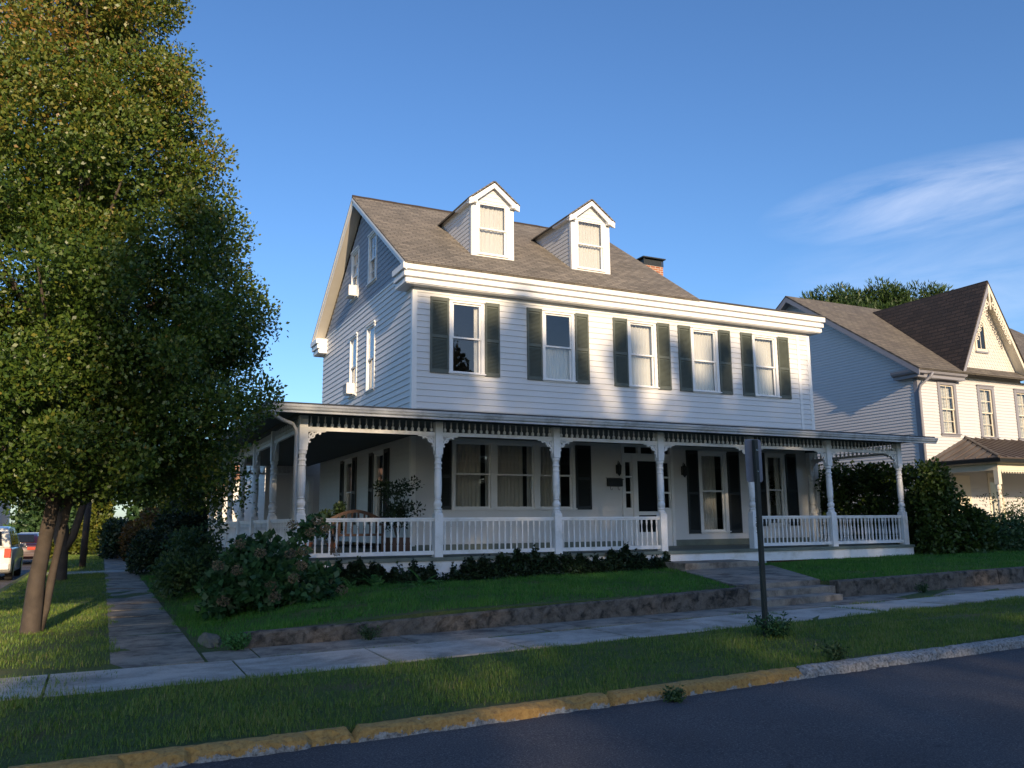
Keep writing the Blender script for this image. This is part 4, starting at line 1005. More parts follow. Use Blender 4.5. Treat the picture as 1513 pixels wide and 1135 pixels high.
MB().box((NX+.05, NY_+.2, 6.72), (33.9, NB2-.1, 6.76)).box((NX+.05, NY_+4, .9), (33.9, NY_+4.1, 6.7)).build('interior_floor', M['room'], nb)
MB().box((NX+.1, NB2-.1, .5), (33.9, NB2, 6.9)).build('back_wall', M['nbsiding'], nb)

# ------------------------------------------------------------------ SIGN POST
sp = empty('street_sign', (.62, -11.0, .2), 'dark square sign post with a plain grey sign seen from behind', 'sign')
MB().box((.640, -11.026, .0), (.692, -10.974, 2.60)).build('post', M['post'], sp, bevel=.006)
def plate():
    m = MB(); a = R(-6); c, s = math.cos(a), math.sin(a); pts = []
    for cx, cz, t0 in ((.085, .23, 0), (-.085, .23, 90), (-.085, -.23, 180), (.085, -.23, 270)):
        for k in range(5):
            t_ = R(t0+22.5*k); pts.append((cx+.035*math.cos(t_), cz+.035*math.sin(t_)))
    m.prism(pts, .036, .040, lambda u, v, d: (.66+u*c-d*s, -11.0+u*s+d*c, 2.345+v)); return m.build('sign_plate', M['signback'], sp)
plate()
MB().box((.655, -11.031, 2.2), (.675, -11.027, 2.22)).box((.655, -11.031, 2.46), (.675, -11.027, 2.48)).build('bolt', M['chrome'], sp)

# ------------------------------------------------------------------ TREES
def tree(loc, trunkpaths, prof, nclump, per, rad, L, W, mat, label, cat='tree', name='street_tree', cx=None, lobes=.16, var0=None, group=None, droop=0, extra=[], seed=1, inner=.2):
    random.seed(seed); rg = np.random.default_rng(seed)
    e = empty(name, loc, label, cat, group)
    t = MB()
    for path, r in trunkpaths: t.tube(path, r, 12, .06)
    zs, rs = zip(*prof); zs = np.array(zs); rs = np.array(rs)
    c0 = np.array(cx if cx is not None else loc[:2])
    # clump centres, area weighted, mostly near the surface
    zz = rg.uniform(zs[0], zs[-1], nclump*6); rr = np.interp(zz, zs, rs); keep = rg.random(len(zz)) < (rr/rs.max())**1.3; zz = zz[keep][:nclump]; rr = rr[keep][:nclump]
    th = rg.uniform(0, 2*np.pi, len(zz)); lob = 1+lobes*np.sin(th*3+zz*1.3+seed)*np.cos(zz*1.9+th)+rg.normal(0, .05, len(zz))
    q = np.where(rg.random(len(zz)) < 1-inner, rg.uniform(.78, 1.0, len(zz)), rg.uniform(.2, .75, len(zz)))
    r_ = np.maximum(rr*lob*q-rad*.85, 0)
    C = np.stack([c0[0]+r_*np.cos(th), c0[1]+r_*np.sin(th), zz], 1); ncore = len(C)
    if len(extra): C = np.vstack([C, np.array(extra)])
    # limbs towards some clumps
    base = np.array([c0[0], c0[1], zs[0]])
    for k in range(0, len(C), max(1, len(C)//70)):
        p = C[k]; ax = np.array([c0[0], c0[1], max(zs[0]-.2, p[2]-1.2-.35*np.hypot(*(p[:2]-c0)))])
        mid = ax*.55+p*.45+np.array([0, 0, .1]); t.tube([tuple(ax), tuple(mid), tuple(p)], [.05, .035, .012], 5)
    t.build('trunk', M['bark'], e, smooth=True)
    radv = rad*rg.uniform(.75, 1.3, len(C))
    if name == 'shade_tree': radv[ncore:] *= .33
    canopy('crown', M[mat], e, C, radv, per, L, W, var0=var0, droop=droop)
    return e
autumn_sun_tint = lambda P: (.30*sstep((P[:, 2]-4.5)/4.5)-.04)+.10*sstep((-7.2-P[:, 0])/2)  # yellower toward top and left: autumn tint plus sunlit gold put into leaf colour
ex = [(-8.6+random.uniform(-.5, .5), -6.8+random.uniform(-.4, .4), 2.0+random.uniform(-.05, .5)) for _ in range(10)] + [(-5.6+random.uniform(-1.3, .9), -4.5+random.uniform(-.8, .8), 2.25+random.uniform(-.2, .4)) for _ in range(14)]
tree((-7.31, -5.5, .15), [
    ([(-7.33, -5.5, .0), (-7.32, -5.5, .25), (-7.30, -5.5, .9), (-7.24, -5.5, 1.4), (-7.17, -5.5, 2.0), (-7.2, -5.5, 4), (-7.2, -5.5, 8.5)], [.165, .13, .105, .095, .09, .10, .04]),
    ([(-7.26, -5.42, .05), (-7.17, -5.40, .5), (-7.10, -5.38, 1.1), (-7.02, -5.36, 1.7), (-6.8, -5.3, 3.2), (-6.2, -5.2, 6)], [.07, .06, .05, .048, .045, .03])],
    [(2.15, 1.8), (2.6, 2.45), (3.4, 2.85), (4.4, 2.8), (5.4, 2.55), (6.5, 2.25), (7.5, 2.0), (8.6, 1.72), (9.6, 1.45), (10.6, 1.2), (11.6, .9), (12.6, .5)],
    760, 460, .42, .062, .041, 'pear', 'big dense ornamental pear tree filling the left foreground, forked dark trunk', cx=(-7.1, -5.5), lobes=.10, var0=autumn_sun_tint, extra=ex, seed=5, inner=.3)
tree((-7.5, 7.4, .15), [
    ([(-7.5, 7.4, .0), (-7.5, 7.4, .3), (-7.5, 7.4, 1.1), (-7.55, 7.4, 1.5), (-7.7, 7.4, 2.2), (-8, 7.4, 5)], [.26, .19, .17, .2, .14, .05]),
    ([(-7.45, 7.4, 1.0), (-7.25, 7.4, 1.35), (-7.12, 7.4, 1.9), (-6.8, 7.4, 3.4)], [.12, .11, .10, .06])],
    [(2.3, 1.2), (2.8, 2.6), (4.5, 3.0), (6.5, 2.4), (8.5, 1.2), (9.3, .4)],
    150, 120, .6, .15, .10, 'pear', 'second street tree with a knobbly forked trunk behind the big pear', seed=8)
# pines behind the neighbour's house
for i, (x, y, h, r) in enumerate(((36.0, 20, 16.2, 3.2), (40.2, 20.5, 17.3, 3.6), (44.4, 20, 17.6, 3.0))):
    e = empty('pine_tree', (x, y, .6), ['left pine of the three tall pines behind the neighbouring roof', 'tallest middle pine behind the neighbouring roof', 'right pine of the three tall pines behind the neighbouring roof'][i], 'tree', 'tall pines behind the neighbouring house')
    MB().tube([(x, y, .3), (x, y, h*.6), (x, y, h-.5)], [.4, .25, .05], 8).build('trunk', M['bark'], e)
    C = []; rg = np.random.default_rng(i+3)
    for k in range(230):
        z = rg.uniform(8, h-.6); t_ = (z-8)/(h-8); a = rg.uniform(0, 6.28); rr = r*(1-.55*t_**2)*rg.uniform(.6, 1.05); C.append((x+rr*math.cos(a), y+rr*math.sin(a), z+rg.uniform(-.2, .6)*(1-t_)))
    for k in range(8): a = rg.uniform(0, 6.28); C.append((x+.5*r*math.cos(a), y+.5*r*math.sin(a), h-.6+rg.uniform(-.3, .4)))
    canopy('crown', M['conifer'], e, C, .8, 110, .36, .09, up=.7)

# bushes
def bush(name, c, r, n, per, crad, L, W, mat, label, cat='shrub', group=None, boxy=False, extra=[], flowers=None, seed=1):
    rg = np.random.default_rng(seed); e = empty(name, (c[0], c[1], c[2]), label, cat, group); C = []
    for k in range(n):
        d = rg.normal(size=3); d /= np.linalg.norm(d); d[2] = abs(d[2])
        if boxy: d = np.sign(d)*np.abs(d)**.45; 
        q = rg.uniform(.8, 1) if rg.random() < .8 else rg.uniform(.3, .8)
        C.append((c[0]+d[0]*r[0]*q, c[1]+d[1]*r[1]*q, c[2]+max(.05, d[2])*r[2]*q))
    for k in range(n//3):
        a = rg.uniform(0, 6.28); C.append((c[0]+r[0]*.85*math.cos(a), c[1]+r[1]*.85*math.sin(a), c[2]+rg.uniform(.1, .5)*r[2]))
    C = np.array(C+list(extra))
    canopy('foliage', M[mat], e, C, crad*rg.uniform(.8, 1.2, len(C)), per, L, W)
    t = MB()
    for k in range(7):
        p = C[int(rg.integers(len(C)))]; t.tube([(c[0]+rg.uniform(-.1, .1), c[1]+rg.uniform(-.1, .1), c[2]-.02), tuple((np.array(c)+p)/2+np.array([0, 0, .1])), tuple(p)], [.02, .014, .006], 5)
    t.build('stem', M['bark'], e)
    if flowers:
        for p in flowers:
            Q = np.array(p)[None]; P, d = clumps(Q, .085, 170, .75, .75)
            leaf_object('flower_head', P, (d*.6+unit(len(P))*.6), .022, .022, RNG.normal(.5, .22, len(P)), M['hydflower'], e)
    return e
hf = [(-5.0, -6.05, 1.05), (-4.75, -6.2, .98), (-4.45, -6.3, 1.22), (-4.3, -6.35, .75), (-4.02, -6.3, 1.2), (-3.85, -6.25, 1.02), (-3.8, -6.1, 1.22), (-3.5, -5.7, 1.68), (-3.62, -5.75, 1.5), (-3.35, -5.6, 1.55), (-3.25, -5.9, 1.2), (-3.92, -5.9, 1.62), (-3.15, -5.95, .62), (-4.9, -6.1, .55), (-4.25, -6.45, .60), (-4.7, -6.0, 1.35), (-3.98, -6.42, .85)]
bush('hydrangea_bush', (-4.15, -5.5, .38), (.95, .85, 1.02), 80, 60, .20, .11, .085, 'hydleaf', 'broad hydrangea bush with faded pinkish brown flower heads at the porch corner', flowers=hf, extra=[(-3.5, -5.3, 1.55), (-3.4, -5.2, 1.6), (-3.7, -5.4, 1.5), (-4.6, -5.5, 1.3)], seed=3)
bush('leafy_shrub', (-4.85, -.9, .35), (.70, 1.3, 1.15), 80, 70, .22, .085, .05, 'shrubleaf', 'loose mid green shrub between the hydrangea and the clipped hedge', seed=4, extra=[(-4.5, -1.2, 1.55), (-4.4, -.6, 1.6), (-5.0, -.2, 1.45)])
bush('clipped_hedge', (-5.0, 9.6, .2), (.62, 2.2, 1.22), 110, 90, .22, .09, .06, 'hedge', 'dark rounded clipped hedge on the right of the side path', 'hedge', boxy=True, seed=5)
bush('clipped_hedge', (-5.85, 24, .2), (.5, 2.6, 1.7), 70, 70, .3, .15, .1, 'hedge', 'dark tall hedge farther down the side path', 'hedge', boxy=True, seed=6)
bush('russet_bush', (-4.7, 20, .2), (1.0, 2.2, 2.1), 60, 60, .35, .16, .1, 'rusty', 'brown and orange leaved bush beyond the dark hedge', seed=7)
bush('vine_covered_tree', (-6.9, 31, .2), (.65, .8, 3.3), 80, 80, .35, .17, .12, 'vine', 'sunlit yellow green vine covered column beside the far path', 'tree', boxy=True, seed=8)
bush('low_sunlit_hedge', (-8.3, 32, .1), (1.1, .8, 1.1), 60, 60, .3, .17, .12, 'vine', 'low sunlit yellow green hedge by the side street', 'hedge', boxy=True, seed=9)
bush('yellow_bush', (-3.6, 26, .2), (.5, .8, 2.9), 50, 60, .35, .17, .12, 'vine', 'bright yellow bush against the far white wall', seed=10)
bush('dark_garden_tree', (-3.7, 15, .2), (.9, 1.8, 3.4), 110, 90, .4, .14, .09, 'hedge', 'dark leafy garden tree behind the rear of the porch', 'tree', seed=11)
bush('background_tree', (-9.5, 60, 0), (4, 3, 6), 90, 80, .9, .45, .3, 'shrubleaf', 'distant green tree where the side path disappears', 'tree', seed=12)
bush('background_tree', (-1, 45, 0), (4, 4, 6), 90, 80, .9, .45, .3, 'shrubleaf', 'distant green tree behind the white garage', 'tree', seed=13)
bush('background_tree', (-23, 75, 0), (6, 4, 7), 110, 80, 1.1, .5, .35, 'shrubleaf', 'distant green tree beyond the parked cars', 'tree', seed=14)
# hedge mass on the right of the porch
hx = []
rgx = np.random.default_rng(21)
for k in range(420):
    x = rgx.uniform(12.95, 15.2); top = 3.0-max(0, x-13.3)*.85; y = rgx.uniform(-3.9, -.6); z = rgx.uniform(.5, top)
    f_ = rgx.random()
    if f_ < .4: y = -3.7+rgx.uniform(-.2, .2)
    elif f_ < .7: z = top-rgx.uniform(0, .2)
    hx.append((x, y, z))
for k in range(220): hx.append((rgx.uniform(12.95, 14.6), rgx.uniform(-1.0, 2.4), rgx.uniform(.8, 3.2)))
bush('vine_hedge', (13.9, -2.3, .45), (.8, 1.2, 1.6), 20, 60, .3, .11, .075, 'hedgeR', 'tall dense vine hedge against the right end of the porch', 'hedge', extra=hx, seed=22)
hx = [(rgx.uniform(14.2, 18.2), rgx.uniform(-4.4, -2.2), rgx.uniform(.5, 1.75-.04*k%.3)) for k in range(150)]
bush('mixed_shrub', (16.2, -3.2, .45), (2.0, .9, 1.2), 60, 60, .3, .10, .06, 'shrubleaf', 'low spreading shrubs between the vine hedge and the neighbouring porch', extra=hx, seed=23)
hx = [(rgx.uniform(17.2, 19.0), rgx.uniform(-3.4, -2), rgx.uniform(1.0, 2.3)) for k in range(24)]
bush('flowering_shrub', (18.0, -2.6, .5), (.7, .6, 1.2), 12, 40, .25, .08, .035, 'hedgeR', 'airy twiggy shrub in front of the neighbouring porch post', extra=hx, seed=24)
hx = [(rgx.uniform(19.5, 24), rgx.uniform(-3.6, -2.4), rgx.uniform(.6, 1.5)) for k in range(60)]
bush('mixed_shrub', (21, -3.0, .5), (1.6, .5, .8), 12, 50, .28, .08, .05, 'shrubleaf', 'greyish low shrub at the right edge by the neighbouring porch', extra=hx, seed=25)

# ivy along the porch foundation
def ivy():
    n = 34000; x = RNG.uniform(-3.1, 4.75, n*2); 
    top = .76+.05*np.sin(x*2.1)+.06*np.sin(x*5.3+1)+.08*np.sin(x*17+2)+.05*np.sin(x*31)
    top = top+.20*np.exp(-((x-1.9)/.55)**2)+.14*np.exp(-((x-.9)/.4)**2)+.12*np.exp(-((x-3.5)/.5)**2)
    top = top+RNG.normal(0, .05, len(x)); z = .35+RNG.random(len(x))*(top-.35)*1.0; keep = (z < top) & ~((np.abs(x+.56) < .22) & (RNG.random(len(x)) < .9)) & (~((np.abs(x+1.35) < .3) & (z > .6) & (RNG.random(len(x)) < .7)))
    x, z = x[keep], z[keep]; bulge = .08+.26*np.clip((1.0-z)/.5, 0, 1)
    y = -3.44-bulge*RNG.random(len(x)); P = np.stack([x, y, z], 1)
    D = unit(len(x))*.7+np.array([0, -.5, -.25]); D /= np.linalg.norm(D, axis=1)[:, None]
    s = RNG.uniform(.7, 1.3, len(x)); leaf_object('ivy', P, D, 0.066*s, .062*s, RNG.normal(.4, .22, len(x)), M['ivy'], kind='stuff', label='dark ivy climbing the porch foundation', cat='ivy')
ivy()
def fern(c, n, L, label):
    random.seed(int(c[0]*100)); P = []; D = []; Ls = []; e = None
    for k in range(n):
        a = random.uniform(0, 6.28); el = random.uniform(.5, 1.2); l = L*random.uniform(.7, 1.1); p = np.array(c, float); d = np.array([math.cos(a)*math.cos(el), math.sin(a)*math.cos(el), math.sin(el)])
        m = 26
        for j in range(m):
            t = j/m; p = p+d*l/m; d = d+np.array([0, 0, -1.7/m]); d /= np.linalg.norm(d); sd = np.cross(d, [0, 0, 1]); sd /= np.linalg.norm(sd)+1e-6
            for s in (1, -1): P.append(p.copy()); q = sd*s+d*.5; D.append(q/np.linalg.norm(q)); Ls.append(.11*l/.6*(1-t)**.7*min(1, .3+t*4))
    Ls = np.array(Ls); e = empty('fern', c, label, 'fern', 'ferns in front of the porch')
    leaf_object('fronds', np.array(P), np.array(D), Ls, Ls*.28, RNG.random(len(P)), M['fern'], e)
fern((-2.0, -3.9, .45), 16, .62, 'large arching green fern nearest the hydrangea'); fern((-1.1, -3.95, .45), 14, .6, 'arching fern just left of the second porch post'); fern((-1.55, -4.25, .45), 10, .4, 'small fern between the two large ferns'); fern((-2.5, -4.1, .45), 10, .45, 'small fern half hidden by the hydrangea')
# weed clump round the sign post, and others along the wall foot
def weed(c, r, n, L, label, mat='shrubleaf', stems=14, seed=1):
    rg = np.random.default_rng(seed); e = empty('weed_clump', c, label, 'weed', 'weed clumps'); P = []; t = MB()
    for k in range(stems):
        a = rg.uniform(0, 6.28); q = rg.uniform(.1, 1)*r; top = np.array([c[0]+q*math.cos(a), c[1]+q*math.sin(a), c[2]+rg.uniform(.5, 1)*r*.9])
        t.tube([c, tuple((np.array(c)+top)/2+np.array([0, 0, .03])), tuple(top)], .004, 4)
        for j in range(n): s = rg.uniform(.25, 1); P.append(np.array(c)*(1-s)+top*s+rg.normal(0, .02, 3))
    P = np.array(P); D = unit(len(P))+np.array([0, 0, .2]); D /= np.linalg.norm(D, axis=1)[:, None]
    leaf_object('leaves', P, D, L, L*.5, RNG.random(len(P)), M[mat], e); t.build('stem', M['hedgeR'], e)
weed((.72, -11.12, .2), .34, 30, .045, 'leafy weed clump around the foot of the sign post', stems=34, seed=2, mat='hydleaf')
weed((.2, -12.5, .2), .2, 20, .045, 'weed clump spilling over the end of the yellow kerb', stems=14, seed=3)
weed((-2.05, -12.84, .09), .11, 22, .035, 'small tuft growing in the gutter against the yellow kerb', stems=18, seed=4)
weed((-5.05, -8.62, .2), .22, 30, .035, 'bright low weeds at the left end of the retaining wall', stems=20, seed=5, mat='fern')
weed((-3.5, -8.66, .2), .22, 20, .03, 'grassy weeds at the foot of the long retaining wall', stems=14, seed=6)
weed((6.6, -8.5, .33), .2, 20, .035, 'weeds at the foot of the wall right of the entry steps', stems=14, seed=7)

# ------------------------------------------------------------------ GRASS BLADES
def grass(name, x0, x1, y0, y1, dens, hgt, wid, mask, mat, label):
    n = int((x1-x0)*(y1-y0)*dens); x = RNG.uniform(x0, x1, n); y = RNG.uniform(y0, y1, n)
    pn = np.sin(x*2.3+1.7*np.sin(y*1.9))*np.sin(y*2.9+1.3*np.sin(x*1.4))+.5*np.sin(x*7.1+y*5.3)*np.sin(y*9.7-x*3.1)
    k = mask(x, y) & (RNG.random(n) < np.clip(.72+.35*pn, .12, 1)); x, y, pn = x[k], y[k], pn[k]; n = len(x)
    z = H(x, y)-.004; a = RNG.uniform(0, 2*np.pi, n); h = hgt*RNG.uniform(.45, 1.25, n)*(1+.25*pn); lean = RNG.uniform(.1, .75, n)*h
    d = np.stack([np.cos(a), np.sin(a)], 1); s = np.stack([-d[:, 1], d[:, 0]], 1)*(wid*RNG.uniform(.6, 1.3, n))[:, None]*.5
    V = np.empty((n, 3, 3)); V[:, 0, :2] = np.stack([x, y], 1)-s; V[:, 1, :2] = np.stack([x, y], 1)+s; V[:, 2, :2] = np.stack([x, y], 1)+d*lean[:, None]
    V[:, 0, 2] = z; V[:, 1, 2] = z; V[:, 2, 2] = z+h
    me = bpy.data.meshes.new(name); me.vertices.add(3*n); me.vertices.foreach_set('co', V.ravel()); me.loops.add(3*n); me.loops.foreach_set('vertex_index', np.arange(3*n)); me.polygons.add(n); me.polygons.foreach_set('loop_start', np.arange(0, 3*n, 3)); me.update(calc_edges=True)
    v = .42+.16*pn+RNG.normal(0, .2, n); at = me.attributes.new('var', 'FLOAT', 'FACE'); at.data.foreach_set('value', np.clip(v, 0, 1).astype(np.float32))
    me.materials.append(mat); o = bpy.data.objects.new(name, me); COL.objects.link(o); return tag(o, label, 'grass', None, 'stuff')
grass('verge_grass', -8.4, 16, -12.7, -9.9, 3600, .045, .008, lambda x, y: (y > yk(x)+.19+.07*np.sin(x*3)) & (y < ysw(x)+.06+.07*np.sin(x*2.1)+.06*np.sin(x*5)+.04*np.sin(x*13)) & ~((x > 1.5) & (x < 8) & (np.abs(y-(-11.1-.10*(x-5))) < .05)), M['grass'], 'mown grass verge between kerb and pavement')
grass('front_lawn_grass', -5.3, 16, -8.3, -3.45, 1700, .06, .009, lambda x, y: (y > ywl(x)+.20) & ~((x > 2.75+(y+8)*.47) & (x < 4.7+(y+8)*.62) & (y < -4.2)) & ~((x > 4.7) & (x < 6.9) & (y > -4.4)), M['grasslush'], 'lush green front lawn grass above the retaining wall')
grass('side_lawn_grass', -8.45, -6.2, -11, 12, 1300, .05, .010, lambda x, y: (y > -8.9+.2*np.sin(x*4)) & (x < -6.33+.07*np.sin(y*2.3)+.05*np.sin(y*6.1)) , M['grass'], 'patchy lawn grass between side street and side path')
grass('side_lawn_grass', -5.60, -3.4, -8.1, 8, 1200, .06, .010, lambda x, y: (x > -5.45+.07*np.sin(y*2.7)+.04*np.sin(y*7)) & ~((y > -7.9) & (y < -7.1) & (x < -5.1)), M['grasslush'], 'lawn grass strip between side path and porch')
grass('side_lawn_grass', -8.45, -4.4, 12.1, 34, 350, .06, .02, lambda x, y: ((x < -6.4) | (x > -5.4)), M['grass'], 'far sunlit lawn grass beyond the alley')
grass('joint_weeds', -8.3, 14, -9.6, -9.2, 2200, .03, .007, lambda x, y: (np.abs(y-(ywl(x)-.80)) < .015+.05*np.clip(np.sin(x*1.3+.5), 0, 1)**2*np.clip(np.sin(x*5), 0, 1)+.06*((x > -1.2) & (x < 1.2))*np.abs(np.sin(x*2.5))), M['grass'], 'grass and weeds growing in the pavement joint')
grass('pavement_weeds', -8.4, -6.3, -10.7, -9.3, 1500, .05, .009, lambda x, y: (np.sin(x*3.1+y*2)+np.sin(y*5.7-x)+.9*RNG.normal(size=len(x)) > .1), M['grass'], 'grass creeping over the old pavement at the street corner')
grass('pavement_weeds', 1.6, 6.8, -10.3, -9.0, 3800, .04, .008, lambda x, y: ((np.abs(x-2.2-.3*(y+9.6)) < .05) & (y < -9.3) & (y > -9.75)) | ((np.abs(x-3.6) < .06) & (y < -9.25)) | (((x-1.9)/.35)**2+((y+9.25)/.07)**2 < 1) | (((x-4.4)/.4)**2+((y+9.22)/.06)**2 < 1) | (((x-6.1)/.45)**2+((y+9.15)/.08)**2 < 1), M['grass'], 'weeds sprouting from the pavement joints before the steps')

# soil strip / fallen leaf litter along the gutter
n = 500; x = RNG.uniform(-7, 9, n); P = np.stack([x, yk(x)-np.abs(RNG.normal(0, .09, n))-.02, Gx(x)+.006], 1); D = unit(n)*np.array([1, 1, .15]); D /= np.linalg.norm(D, axis=1)[:, None]
leaf_object('leaf_litter', P, D, RNG.uniform(.015, .05, n), RNG.uniform(.01, .025, n), RNG.random(n), M['rusty'], kind='stuff', label='dry leaf litter lying in the gutter by the kerb', cat='leaf litter')
n = 160; P = np.stack([RNG.uniform(-8, 9, n), RNG.uniform(-16, -13, n), np.full(n, .0)], 1); P[:, 2] = Gx(P[:, 0])+.006; D = unit(n)*np.array([1, 1, .1]); D /= np.linalg.norm(D, axis=1)[:, None]
leaf_object('leaf_litter', P, D, RNG.uniform(.012, .03, n), RNG.uniform(.01, .02, n), RNG.random(n), M['rusty'], kind='stuff', label='a few dry leaves and bits scattered over the road', cat='leaf litter')

# ------------------------------------------------------------------ CARS
def car(x, y, z, paint, label, van):
    """rear at y, right side towards +x at x ; travels +y"""
    w = 1.76 if not van else 1.8; L = 4.7; xc = x-w/2
    e = empty('parked_car' if not van else 'parked_van', (xc, y, z), label, 'car' if not van else 'van')
    if van:
        body = [(0, .35), (.02, .75), (.06, 1.02), (3.6, 1.0), (4.45, .88), (4.6, .6), (4.6, .3), (4.2, .22), (.2, .24)]
        cab = [(.06, 1.02), (.16, 1.35), (.32, 1.60), (.7, 1.67), (2.5, 1.65), (3.0, 1.5), (3.7, 1.0)]
    else:
        body = [(0, .38), (.0, .65), (.08, .92), (.9, .95), (3.5, .92), (4.5, .78), (4.68, .55), (4.66, .3), (4.2, .22), (.2, .26)]
        cab = [(.75, .94), (1.15, 1.22), (1.5, 1.36), (2.4, 1.38), (2.9, 1.28), (3.6, .93)]
    b = MB(); b.prism(body, -w/2, w/2, lambda u, v, d: (xc+d, y+u, z+v)); bo = b.build('body', M[paint], e, bevel=.07, smooth=True)
    def taper(poly, wt, wb, inset=0):
        m = MB(); zb = min(v for u, v in poly); zt = max(v for u, v in poly)
        A = []; B = []
        for u, v in poly:
            k = (v-zb)/(zt-zb); h = (wb*(1-k)+wt*k)/2; A.append((xc-h, y+u, z+v)); B.append((xc+h, y+u, z+v))
        a = [m.pt(p) for p in A]; bb = [m.pt(p) for p in B]; m.f.append(a[::-1]); m.f.append(bb)
        for i in range(len(a)): m.f.append([a[i], a[(i+1) % len(a)], bb[(i+1) % len(a)], bb[i]])
        return m
    co = taper(cab, w*.80, w*.96).build('cabin', M[paint], e, bevel=.05, smooth=True)
    # windows
    zb, zt = (1.06, 1.52) if van else (.98, 1.28); 
    if van:
        MB().slab([(xc-.62, y+.055, z+1.08), (xc+.62, y+.055, z+1.08), (xc+.56, y+.215, z+1.50), (xc-.56, y+.215, z+1.50)], -.02).build('rear_window', M['carglass'], e)
        ss = [(.45, 1.08, 1.0, 1.52), (1.1, 1.08, 1.9, 1.52), (2.0, 1.08, 2.75, 1.48)]
    else:
        MB().slab([(xc-.64, y+.80, z+.985), (xc+.64, y+.80, z+.985), (xc+.56, y+1.30, z+1.30), (xc-.56, y+1.30, z+1.30)], -.02).build('rear_window', M['carglass'], e)
        ss = [(1.35, .99, 2.1, 1.28), (2.2, .99, 2.95, 1.25)]
    for (u0, v0, u1, v1) in ss:
        for s in (1, -1):
            zb0 = cab[0][1]; zt0 = max(v for u, v in cab); hw = lambda v: (w*.96*(1-(v-zb0)/(zt0-zb0))+w*.80*(v-zb0)/(zt0-zb0))/2+.004
            MB().face([(xc+s*hw(v0), y+u0, z+v0), (xc+s*hw(v0), y+u1, z+v0), (xc+s*hw(v1), y+u1-.1, z+v1), (xc+s*hw(v1), y+u0+.08, z+v1)]).build('side_window', M['carglass'], e)
    for s in (1, -1):
        if van: MB().box((xc+s*(w/2-.02), y-.015, z+.72), (xc+s*(w/2-.2), y+.07, z+1.0)).build('tail_light', M['redlens'], e, bevel=.01)
        else: MB().box((xc+s*(w/2-.03), y-.02, z+.66), (xc+s*(w/2-.45), y+.06, z+.80)).build('tail_light', M['redlens'], e, bevel=.01)
        for u in (.85, 3.7):
            t = MB().lathe([(.2, -.1), (.3, -.1), (.32, -.07), (.32, .07), (.3, .1), (.2, .1)], (xc+s*(w/2-.09), y+u, z+.32), 18, 'x').build('wheel', M['tyre'], e, smooth=True)
            MB().lathe([(.05, -.01), (.2, 0), (.21, .02)], (xc+s*(w/2+.0), y+u, z+.32), 12, 'x').build('rim', M['chrome'], t)
    MB().box((xc-w/2+.04, y-.06, z+.36), (xc+w/2-.04, y+.05, z+.55)).build('bumper', M[paint], e, bevel=.03)
    MB().box((xc-.22, y-.075, z+.40 if van else z+.58), (xc+.22, y-.062, z+.54 if van else z+.72)).build('number_plate', M['plate'], e)
    if not van: MB().box((xc-.42, y-.03, z+.81), (xc+.42, y+.02, z+.835)).build('trim_strip', M['chrome'], e)
    for s in (1, -1): MB().box((xc+s*(w/2-.02), y+(2.95 if van else 3.0), z+.98), (xc+s*(w/2+.16), y+(3.05 if van else 3.1), z+1.1)).build('wing_mirror', M[paint], e, bevel=.02)
car(-8.98, 11.2, 0., 'carwhite', 'white minivan parked by the side street kerb at the left edge', True)
car(-9.0, 24.0, 0., 'carmaroon', 'dark maroon sedan parked ahead of the white minivan', False)
car(-9.05, 33.5, 0., 'carwhite', 'white car parked farthest along the side street behind the trunks', False)

# utility pole
up = empty('utility_pole', (-7.08, 15.6, .1), 'dark leaning wooden utility pole in the verge beyond the second tree', 'pole')
MB().tube([(-7.10, 15.6, .0), (-7.05, 15.6, 2), (-6.9, 15.7, 7.5)], [.115, .11, .085], 10).build('shaft', M['polewood'], up, smooth=True)
MB().box((-7.22, 15.45, .1), (-6.98, 15.75, .17)).build('collar', M['rock'], up)

